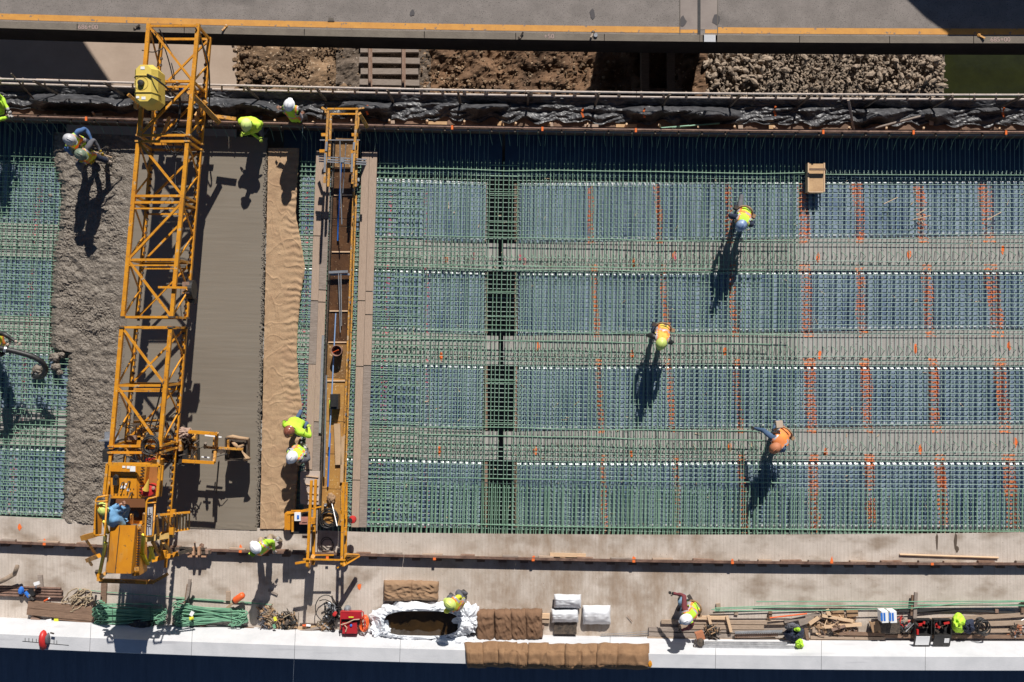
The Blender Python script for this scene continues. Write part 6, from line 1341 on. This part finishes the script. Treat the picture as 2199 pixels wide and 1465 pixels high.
for i, x in enumerate((1980, 2022)):
    tc_ = thing('tool_case', ['open black tool case with bright white lid lining', 'open black tool case with dark lid and small white note'][i], 'tool case', P(x, 1350, .1), 'open tool cases')
    mb = MB(); mb.box(P(x, 1346, .12), (.42, .38, .03)); 
    for (dx, dy, sx, sy) in ((-.205, 0, .02, .38), (.205, 0, .02, .38), (0, .19, .42, .02), (0, -.19, .42, .02)): mb.box(P(x, 1346, .2) + Vector((dx, dy, 0)), (sx, sy, .16))
    part(mb, 'tray', BLK, tc_)
    mb = MB(); mb.box(P(x + 1, 1376, .42), (.42, .30, .03), 0, Matrix.Rotation(.35, 3, 'X')); part(mb, 'lid', BLK, tc_)
    mb = MB(); s_ = (.34, .25, .01) if i == 0 else (.12, .12, .01); mb.box(P(x + (1 if i == 0 else 11), 1376, .445), s_, 0, Matrix.Rotation(.35, 3, 'X')); part(mb, 'lid_lining', WHITE, tc_)
    for k in range(9):
        mb = MB(); a = P(x + rnd(-14, 14), 1346 + rnd(-12, 12), .24); d = Vector((rnd(-1, 1), rnd(-1, 1), 0)).normalized() * .07; mb.bar(a - d, a + d, .05, .06); part(mb, 'tool', (BLK, RED, DRK)[k % 3], tc_)
# long green bars on the slab at right
for i, (pts) in enumerate((((1535, 1306), (1700, 1300), (1900, 1303), (2060, 1300), (2260, 1298)), ((1528, 1309), (1740, 1302), (1950, 1298), (2130, 1300), (2260, 1302)), ((1624, 1292), (1790, 1292), (1990, 1292), (2260, 1290)), ((1534, 1312), (1760, 1311), (1960, 1306), (2060, 1296), (2260, 1290)))):
    mb = MB(); mb.tube([P(x, y, .10 + .03 * i) for x, y in pts], .012, 6); solo(mb, 'long_rebar', GRN2, ['second from top of the long green bars at left end, lower right of slab', 'long green bar starting furthest left, lower right of slab', 'uppermost of the long green bars at the lower right', 'lowest of the long green bars at left end, curving upward right'][i], 'rebar', 'long green bars on the slab')
for i, pts in enumerate((((1930, 1311), (2060, 1310), (2180, 1316)), ((1920, 1314), (2070, 1312), (2199, 1318)))):
    mb = MB(); mb.tube([P(x, y, .04) for x, y in pts], .022, 6); solo(mb, 'black_cable', BLK, ['upper black cable behind the tool cases', 'lower black cable behind the tool cases'][i], 'cable')
# ================================================================ PEOPLE
def person(head, feet, zf, zh, label, shirt=GREY, pants=NAVF, vest=None, hat=WHITE, face=None, handL=None, handR=None, hipz=None, glove=None, boot=BOOT, hatlook=None, stripes=True, hood=False, sleeves=None, belt=False):
    """head, feet: photo pixels; zf floor height; zh head height above the floor"""
    Hd = P(head[0], head[1], zf + zh); F = P(feet[0], feet[1], zf)
    lean = Vector((Hd.x - F.x, Hd.y - F.y, 0)); dh = lean.normalized() if lean.length > .02 else Vector((0, -1, 0))
    fwd = face and Vector((face[0], -face[1], 0)).normalized() or dh
    side = Vector((-fwd.y, fwd.x, 0))                       # left of the person
    hz = hipz if hipz else min(.92, zh - .45)
    neck = Hd - Vector((0, 0, .12)) - dh * .06 * min(1, lean.length * 2)
    nz_ = neck.z - (zf + hz); hor = math.sqrt(max(0.0009, .50 ** 2 - min(.49, abs(nz_)) ** 2))
    pel = Vector((neck.x, neck.y, zf + hz)) - dh * hor
    spine = pel.lerp(neck, .45) + Vector((0, 0, .03)); chest = pel.lerp(neck, .80) + Vector((0, 0, .02))
    V = []; E = []; Rr = []; T = []
    def av(p, r, t=None):
        V.append(Vector(p)); Rr.append(r); return len(V) - 1
    def ae(a, b, tag): E.append((a, b)); T.append(tag)
    ip = av(pel, .155); isp = av(spine, .165); ic = av(chest, .175); inn = av(neck, .055); ih = av(Hd, .095); it = av(Hd + Vector((0, 0, .09)), .075)
    ae(ip, isp, 'torso'); ae(isp, ic, 'torso'); ae(ic, inn, 'skin'); ae(inn, ih, 'skin'); ae(ih, it, 'skin')
    noseP = Hd + fwd * .115 - Vector((0, 0, .02)); ino = av(noseP, .02); ae(ih, ino, 'skin')
    hands = []
    for sgn, tgt in ((1, handL), (-1, handR)):
        hip = av(pel + side * .10 * sgn - Vector((0, 0, .05)), .10)
        ft = F + side * .13 * sgn + fwd * (.10 * sgn); ft.z = zf + .07
        hipv = V[hip]; d = ft - hipv; L_ = d.length; mid = (hipv + ft) / 2
        bend = math.sqrt(max(0, .44 ** 2 - (min(L_, .87) / 2) ** 2)); kn = av(mid + fwd * (bend * .95 + .01), .075)
        an = av(ft, .05); toe = av(ft + fwd * .17 - Vector((0, 0, .025)), .042)
        ae(ip, hip, 'pants'); ae(hip, kn, 'pants'); ae(kn, an, 'pants'); ae(an, toe, 'boot')
        shp = chest + side * .205 * sgn + Vector((0, 0, -.01)); sh = av(shp, .088)
        if tgt is None: hp_ = shp + Vector((0, 0, -.46)) + fwd * .16 + side * .06 * sgn
        else: hp_ = P(tgt[0], tgt[1], zf + tgt[2])
        d = hp_ - shp; L_ = min(d.length, .56); hp_ = shp + d.normalized() * L_
        bend = math.sqrt(max(0.0004, .29 ** 2 - (L_ / 2) ** 2)); bd = (side * sgn * .8 - Vector((0, 0, .6))); bd = (bd - d.normalized() * bd.dot(d.normalized())).normalized()
        el = av((shp + hp_) / 2 + bd * bend, .06); wr = av(hp_, .036); dd = (hp_ - V[el]).normalized(); pm_ = av(hp_ + dd * .075, .042)
        ae(ic, sh, 'shirt'); ae(sh, el, 'shirt'); ae(el, wr, 'shirt'); ae(wr, pm_, 'hand'); hands.append((hp_ + dd * .08, dd, sgn))
    me = bpy.data.meshes.new('pm'); me.from_pydata(V, E, []); ob = bpy.data.objects.new('pm', me); COL.objects.link(ob)
    sk = ob.modifiers.new('s', 'SKIN'); sk.use_smooth_shade = True; sk.branch_smoothing = .6
    for i, r in enumerate(Rr): me.skin_vertices[0].data[i].radius = (r, r); me.skin_vertices[0].data[i].use_root = (i == 0)
    sb = ob.modifiers.new('b', 'SUBSURF'); sb.levels = 2; sb.render_levels = 2
    dg = bpy.context.evaluated_depsgraph_get(); dg.update(); ev = bpy.data.meshes.new_from_object(ob.evaluated_get(dg)); bpy.data.objects.remove(ob)
    root = thing('person', label, 'person', (F.x, F.y, zf)); off = OFF[root.name]
    segs = [(V[a], V[b], t) for (a, b), t in zip(E, T)]
    def near(p):
        best = None; bd_ = 1e9
        for a, b, t in segs:
            ab = b - a; k = max(0, min(1, (p - a).dot(ab) / max(1e-9, ab.length_squared))); d = (p - (a + ab * k)).length
            if t in ('torso',): d -= .09
            if d < bd_: bd_ = d; best = t
        return best
    mats_ = {'torso': shirt, 'shirt': sleeves or shirt, 'pants': pants, 'boot': boot, 'skin': SKIN, 'hand': glove or SKIN}
    keys = list(mats_); mb = MB(); mb.v = [v.co + v.normal * (.014 * noise.noise(v.co * 11)) for v in ev.vertices]; mb.f = [tuple(p.vertices) for p in ev.polygons]
    cen = [p.center.copy() for p in ev.polygons]; tags = [near(c_) for c_ in cen]; mb.m = [keys.index(t) for t in tags]
    nrm = [v.normal.copy() for v in ev.vertices]
    for (hp_, dd, sgn) in hands:       # five fingers per hand
        mb.mi = keys.index('hand'); sv = dd.cross(Vector((0, 0, 1)));
        if sv.length < .1: sv = dd.cross(Vector((1, 0, 0)))
        sv.normalize(); up = sv.cross(dd)
        for k, (o_, ln) in enumerate(((-.028, .062), (-.010, .072), (.010, .070), (.028, .055))):
            b0 = hp_ + sv * o_ + dd * .01; mb.tube([b0, b0 + dd * ln * .5 - Vector((0, 0, .006)), b0 + dd * ln - Vector((0, 0, .025))], [.011, .010, .008], 5)
        b0 = hp_ - dd * .03 + sv * .035 * sgn; mb.tube([b0, b0 + sv * .03 * sgn + dd * .03, b0 + sv * .035 * sgn + dd * .055], [.012, .011, .009], 5)
    body = part(mb, 'body', [mats_[k] for k in keys], root, smooth=True, fix=False)
    # eyes, just under the brim
    m2 = MB()
    for s_ in (-1, 1): m2.rock(Hd + fwd * .09 + side * .035 * s_ + Vector((0, 0, .005)), .014, 1)
    part(m2, 'eye', BLK, root, stuff=True)
    ax = (neck - pel).normalized()
    if vest:
        vm = MB(); used = {}; L_ = (neck - pel).length
        torsof = []
        for i, (c_, t) in enumerate(zip(cen, tags)):
            tt = (c_ - pel).dot(ax) / L_
            if (t == 'torso' and -.15 < tt < 1.0) or (t == 'shirt' and tt > .55 and (c_ - chest).length < (.17 if stripes else .30)) or (t == 'skin' and tt < .9) or (t == 'pants' and -.02 < tt and tt > 0.0):
                torsof.append((i, tt))
        for i, tt in torsof:
            ids = []
            for vi in mb.f[i]:
                if vi not in used: used[vi] = len(vm.v); vm.v.append(mb.v[vi] + nrm[vi] * (.024 + .03 * noise.noise(mb.v[vi] * 9) + .02 * abs(noise.noise(mb.v[vi] * 19))))
                ids.append(used[vi])
            lat = abs((cen[i] - pel).dot(side)); mi = 0
            if stripes:
                if .36 < tt < .44 or .52 < tt < .58: mi = 1
                elif .44 <= tt <= .52: mi = 2
                elif .10 < lat < .125: mi = 1
                elif .125 <= lat < .155: mi = 2
            vm.f.append(tuple(ids)); vm.m.append(mi)
        part(vm, 'safety_vest' if stripes else 'jacket', [vest, HAZO if vest is not HAZO else HAZY, SILV], root, smooth=True, fix=False)
    if belt:
        mt = MB(); pts = []
        for i in range(17):
            t = i / 16 * 2 * math.pi; pts.append(pel + ax * .03 + (side * math.cos(t) + side.cross(ax) * math.sin(t)) * .185)
        mt.tube(pts, .025, 6); part(mt, 'tool_belt', CARD, root)
        for s_ in (-1, 1): mt = MB(); mt.box(pel + side * .22 * s_ - Vector((0, 0, .06)), (.09, .13, .16), math.atan2(fwd.y, fwd.x)); part(mt, 'pouch', (BOOT, CARD)[s_ > 0], root)
    # hard hat
    if hat:
        m3 = MB(); tiltax = side; tl = min(1.0, lean.length * .9) if not face else .25
        look = (dh if not face else fwd)
        q = Matrix.Rotation(0.0, 3, 'Z'); up_ = (Vector((0, 0, 1)) + look * tl * (.9 if hatlook is None else hatlook)).normalized(); f2 = (fwd - up_ * fwd.dot(up_)).normalized(); s2 = up_.cross(f2)
        M_ = Matrix((f2, s2, up_)).transposed(); base = Hd + up_ * .015
        prof = [(0.001, .125), (.05, .118), (.09, .09), (.112, .05), (.118, .0), (.135, -.004), (.132, -.012)]
        m3.lathe(base, prof, 20, M_, 1.2, 1.02)
        # brim peak and crown ridge
        m3.add([base + M_ @ Vector(p) for p in ((.11, -.08, 0), (.175, -.045, -.012), (.185, 0, -.014), (.175, .045, -.012), (.11, .08, 0), (.10, 0, .012))], [(0, 1, 2, 5), (5, 2, 3, 4)])
        m3.tube([base + M_ @ Vector(p) for p in ((.10, 0, .075), (.05, 0, .124), (-.04, 0, .124), (-.10, 0, .075))], .012, 6)
        part(m3, 'hood' if hood else 'hard_hat', hat, root, smooth=True)
    return root
GHEL = mat('grey_white_helmet', (.50, .50, .52), .4, 0, (.36, .36, .38), 8); DGRN = mat('dark_green_helmet', (.05, .13, .09), .45, 0, (.25, .25, .18), 12)
BRH = mat('brown_helmet', (.20, .055, .03), .25, 0, (.30, .12, .08), 14); YLH = mat('yellow_green_helmet', (.62, .70, .18), .45, 0, (.45, .55, .14), 9); WH = mat('white_helmet', (.78, .78, .80), .4); BLH = mat('blue_white_helmet', (.40, .48, .62), .4, 0, (.08, .16, .35), 14)
ORH = mat('orange_brown_cap', (.45, .17, .08), .7); TANV = mat('tan_pack', (.52, .40, .30), .9)
person((150, 300), (180, 312), 0, 1.55, 'worker in grey white helmet and lime vest, behind the one holding the rake', shirt=mat('blue_sleeves', (.05, .11, .25), .9), pants=NAVF, vest=HAZL, hat=GHEL, handL=(196, 300, 1.1), handR=(172, 312, 1.0), glove=GLOV, hipz=.85)
person((174, 332), (218, 350), 0, 1.5, 'worker in dark green helmet and yellow vest, raking the rough concrete', shirt=GREY, pants=NAVF, vest=HAZY, hat=DGRN, handL=(214, 322, 1.0), handR=(192, 352, .9), glove=mat('yellow_glove', (.62, .40, .03), .8), hipz=.88, boot=mat('muddy_boot', (.33, .27, .22), .9))
rk = thing('rake', 'long handled T rake held over the rough concrete beneath the bulkhead', 'rake', P(210, 330, .5)); mb = MB(); mb.tube([P(190, 322, 1.0), P(240, 338, .6)], .014, 6); part(mb, 'handle', WOODL, rk); mb = MB(); mb.bar(P(236, 328, .55), P(232, 346, .45), .03, .03); part(mb, 'head', WOODG, rk)
mb = MB(); mb.tube([P(218, 355, .5), P(236, 375, .25), P(262, 380, .03)], .014, 6); solo(mb, 'vibrator_hose', DRK, 'dark flexible hose of a vibrator dipping into the rough concrete', 'hose')
person((-25, 214), (-12, 252), -.27, 1.7, 'worker in lime jacket cut off by the left edge, on the upper walkway', shirt=HAZL, pants=JEAN, vest=HAZL, hat=WH, stripes=False, handL=(16, 232, 1.2), glove=GLOV)
person((529, 268), (572, 262), -.27, 1.45, 'worker in bright yellow green hooded coat, leaning over the bulkhead', shirt=HAZL, pants=GREY, vest=mat('hooded_coat', (.56, .80, .06), .75, 0, (.5, .74, .05), 4, .3, 12), hat=mat('pale_hood', (.66, .82, .25), .8), stripes=False, handL=(520, 292, .8), handR=(552, 295, .9), glove=mat('lime_glove', (.45, .6, .08), .8), hood=True, hipz=.85)
person((621, 226), (652, 268), -.27, 1.7, 'worker in white helmet and black trousers standing on the upper walkway', shirt=BLK, pants=BLK, vest=HAZL, hat=WH, handL=(642, 240, 1.0), handR=(606, 232, 1.2))
person((621, 926), (655, 893), .05, 1.15, 'worker in shiny brown helmet and lime jacket, kneeling by the burlap', shirt=HAZL, pants=JEAN, vest=HAZL, hat=BRH, stripes=False, handL=(663, 921, .6), handR=(650, 925, .5), hipz=.55, glove=mat('lime_glove', (0, 0, 0)))
person((627, 982), (655, 966), .05, 1.4, 'worker in white helmet with orange banded vest, below the one in lime', shirt=GREY, pants=KHAK, vest=HAZL, hat=WH, handL=(656, 964, .8), handR=(655, 985, .7), hipz=.75, glove=GLOV)
person((222, 1094), (284, 1104), 1.55, 1.25, 'operator in light blue shirt and yellow helmet on the machine platform', shirt=BLUF, pants=NAVF, vest=mat('blue_shirt_shell', (.19, .40, .64), .85, 0, (.14, .32, .54), 8, .4, 14), stripes=False, hat=YLH, handL=(279, 1071, 1.2), handR=(258, 1108, .9), hipz=.9)
for i_ in range(1):
    mb = MB(); 
person((549, 1176), (592, 1163), 0, 1.45, 'worker in white helmet and lime vest walking along the lower rail', shirt=HAZL, pants=KHAK, vest=HAZL, hat=WH, handL=(594, 1158, .9), handR=(588, 1180, .8), glove=GLOV, hipz=.85)
person((966, 1297), (990, 1278), 0, 1.4, 'worker in yellow helmet bending over the lined tub', shirt=HAZY, pants=GREY, vest=HAZY, hat=YLH, handL=(962, 1302, .5), handR=(985, 1300, .6), hipz=.85)
person((1592, 484), (1598, 432), -.2, 1.35, 'worker in blue and white helmet bending down on the mat, nearest the plywood box', shirt=NAVF, pants=GREY, vest=HAZL, belt=True, hat=BLH, handL=(1612, 470, .5), handR=(1570, 462, .6), hipz=.9, glove=KHAK)
person((1420, 738), (1413, 708), -.2, 1.3, 'worker in small yellow helmet bending on the middle of the mat', shirt=BLK, pants=NAVF, vest=mat('amber_vest', (.64, .50, .09), .85, 0, (.54, .38, .06), 9), belt=True, hat=YLH, handL=(1432, 735, .4), handR=(1393, 722, .5), hipz=.85)
person((1665, 962), (1672, 915), -.2, 1.2, 'worker in orange shirt bending down on the mat, blue jeans knee out', shirt=mat('orange_shirt', (.72, .24, .09), .85, 0, (.6, .18, .06), 6), pants=JEAN, sleeves=JEAN, belt=True, vest=mat('orange_vest', (.78, .25, .07), .85, 0, (.64, .2, .06), 8), hat=ORH, handL=(1655, 965, .3), handR=(1622, 920, .6), hipz=.85, glove=BOOT)
mb = MB(); mb.box(P(1673, 911, .95), (.16, .16, .12), .1); solo(mb, 'tool_pouch', TANV, 'tan pouch on the back of the bending worker in orange', 'pouch')
person((1473, 1330), (1467, 1290), 0, 1.35, 'worker in white helmet and lime vest stooping over the lumber', shirt=MARO, pants=mat('faded_jeans', (.15, .25, .35), .9), vest=HAZL, hat=WH, belt=True, handL=(1456, 1360, .5), handR=(1448, 1275, .9), glove=BLK, hipz=.85)
person((-20, 730), (-34, 742), -.1, 1.6, 'worker at the left edge guiding the concrete hose, mostly out of frame', shirt=BLK, pants=NAVF, vest=HAZO, hat=WH, handL=(34, 733, 1.2), handR=(16, 742, 1.15), glove=mat('muddy_glove', (.42, .33, .27), .9))
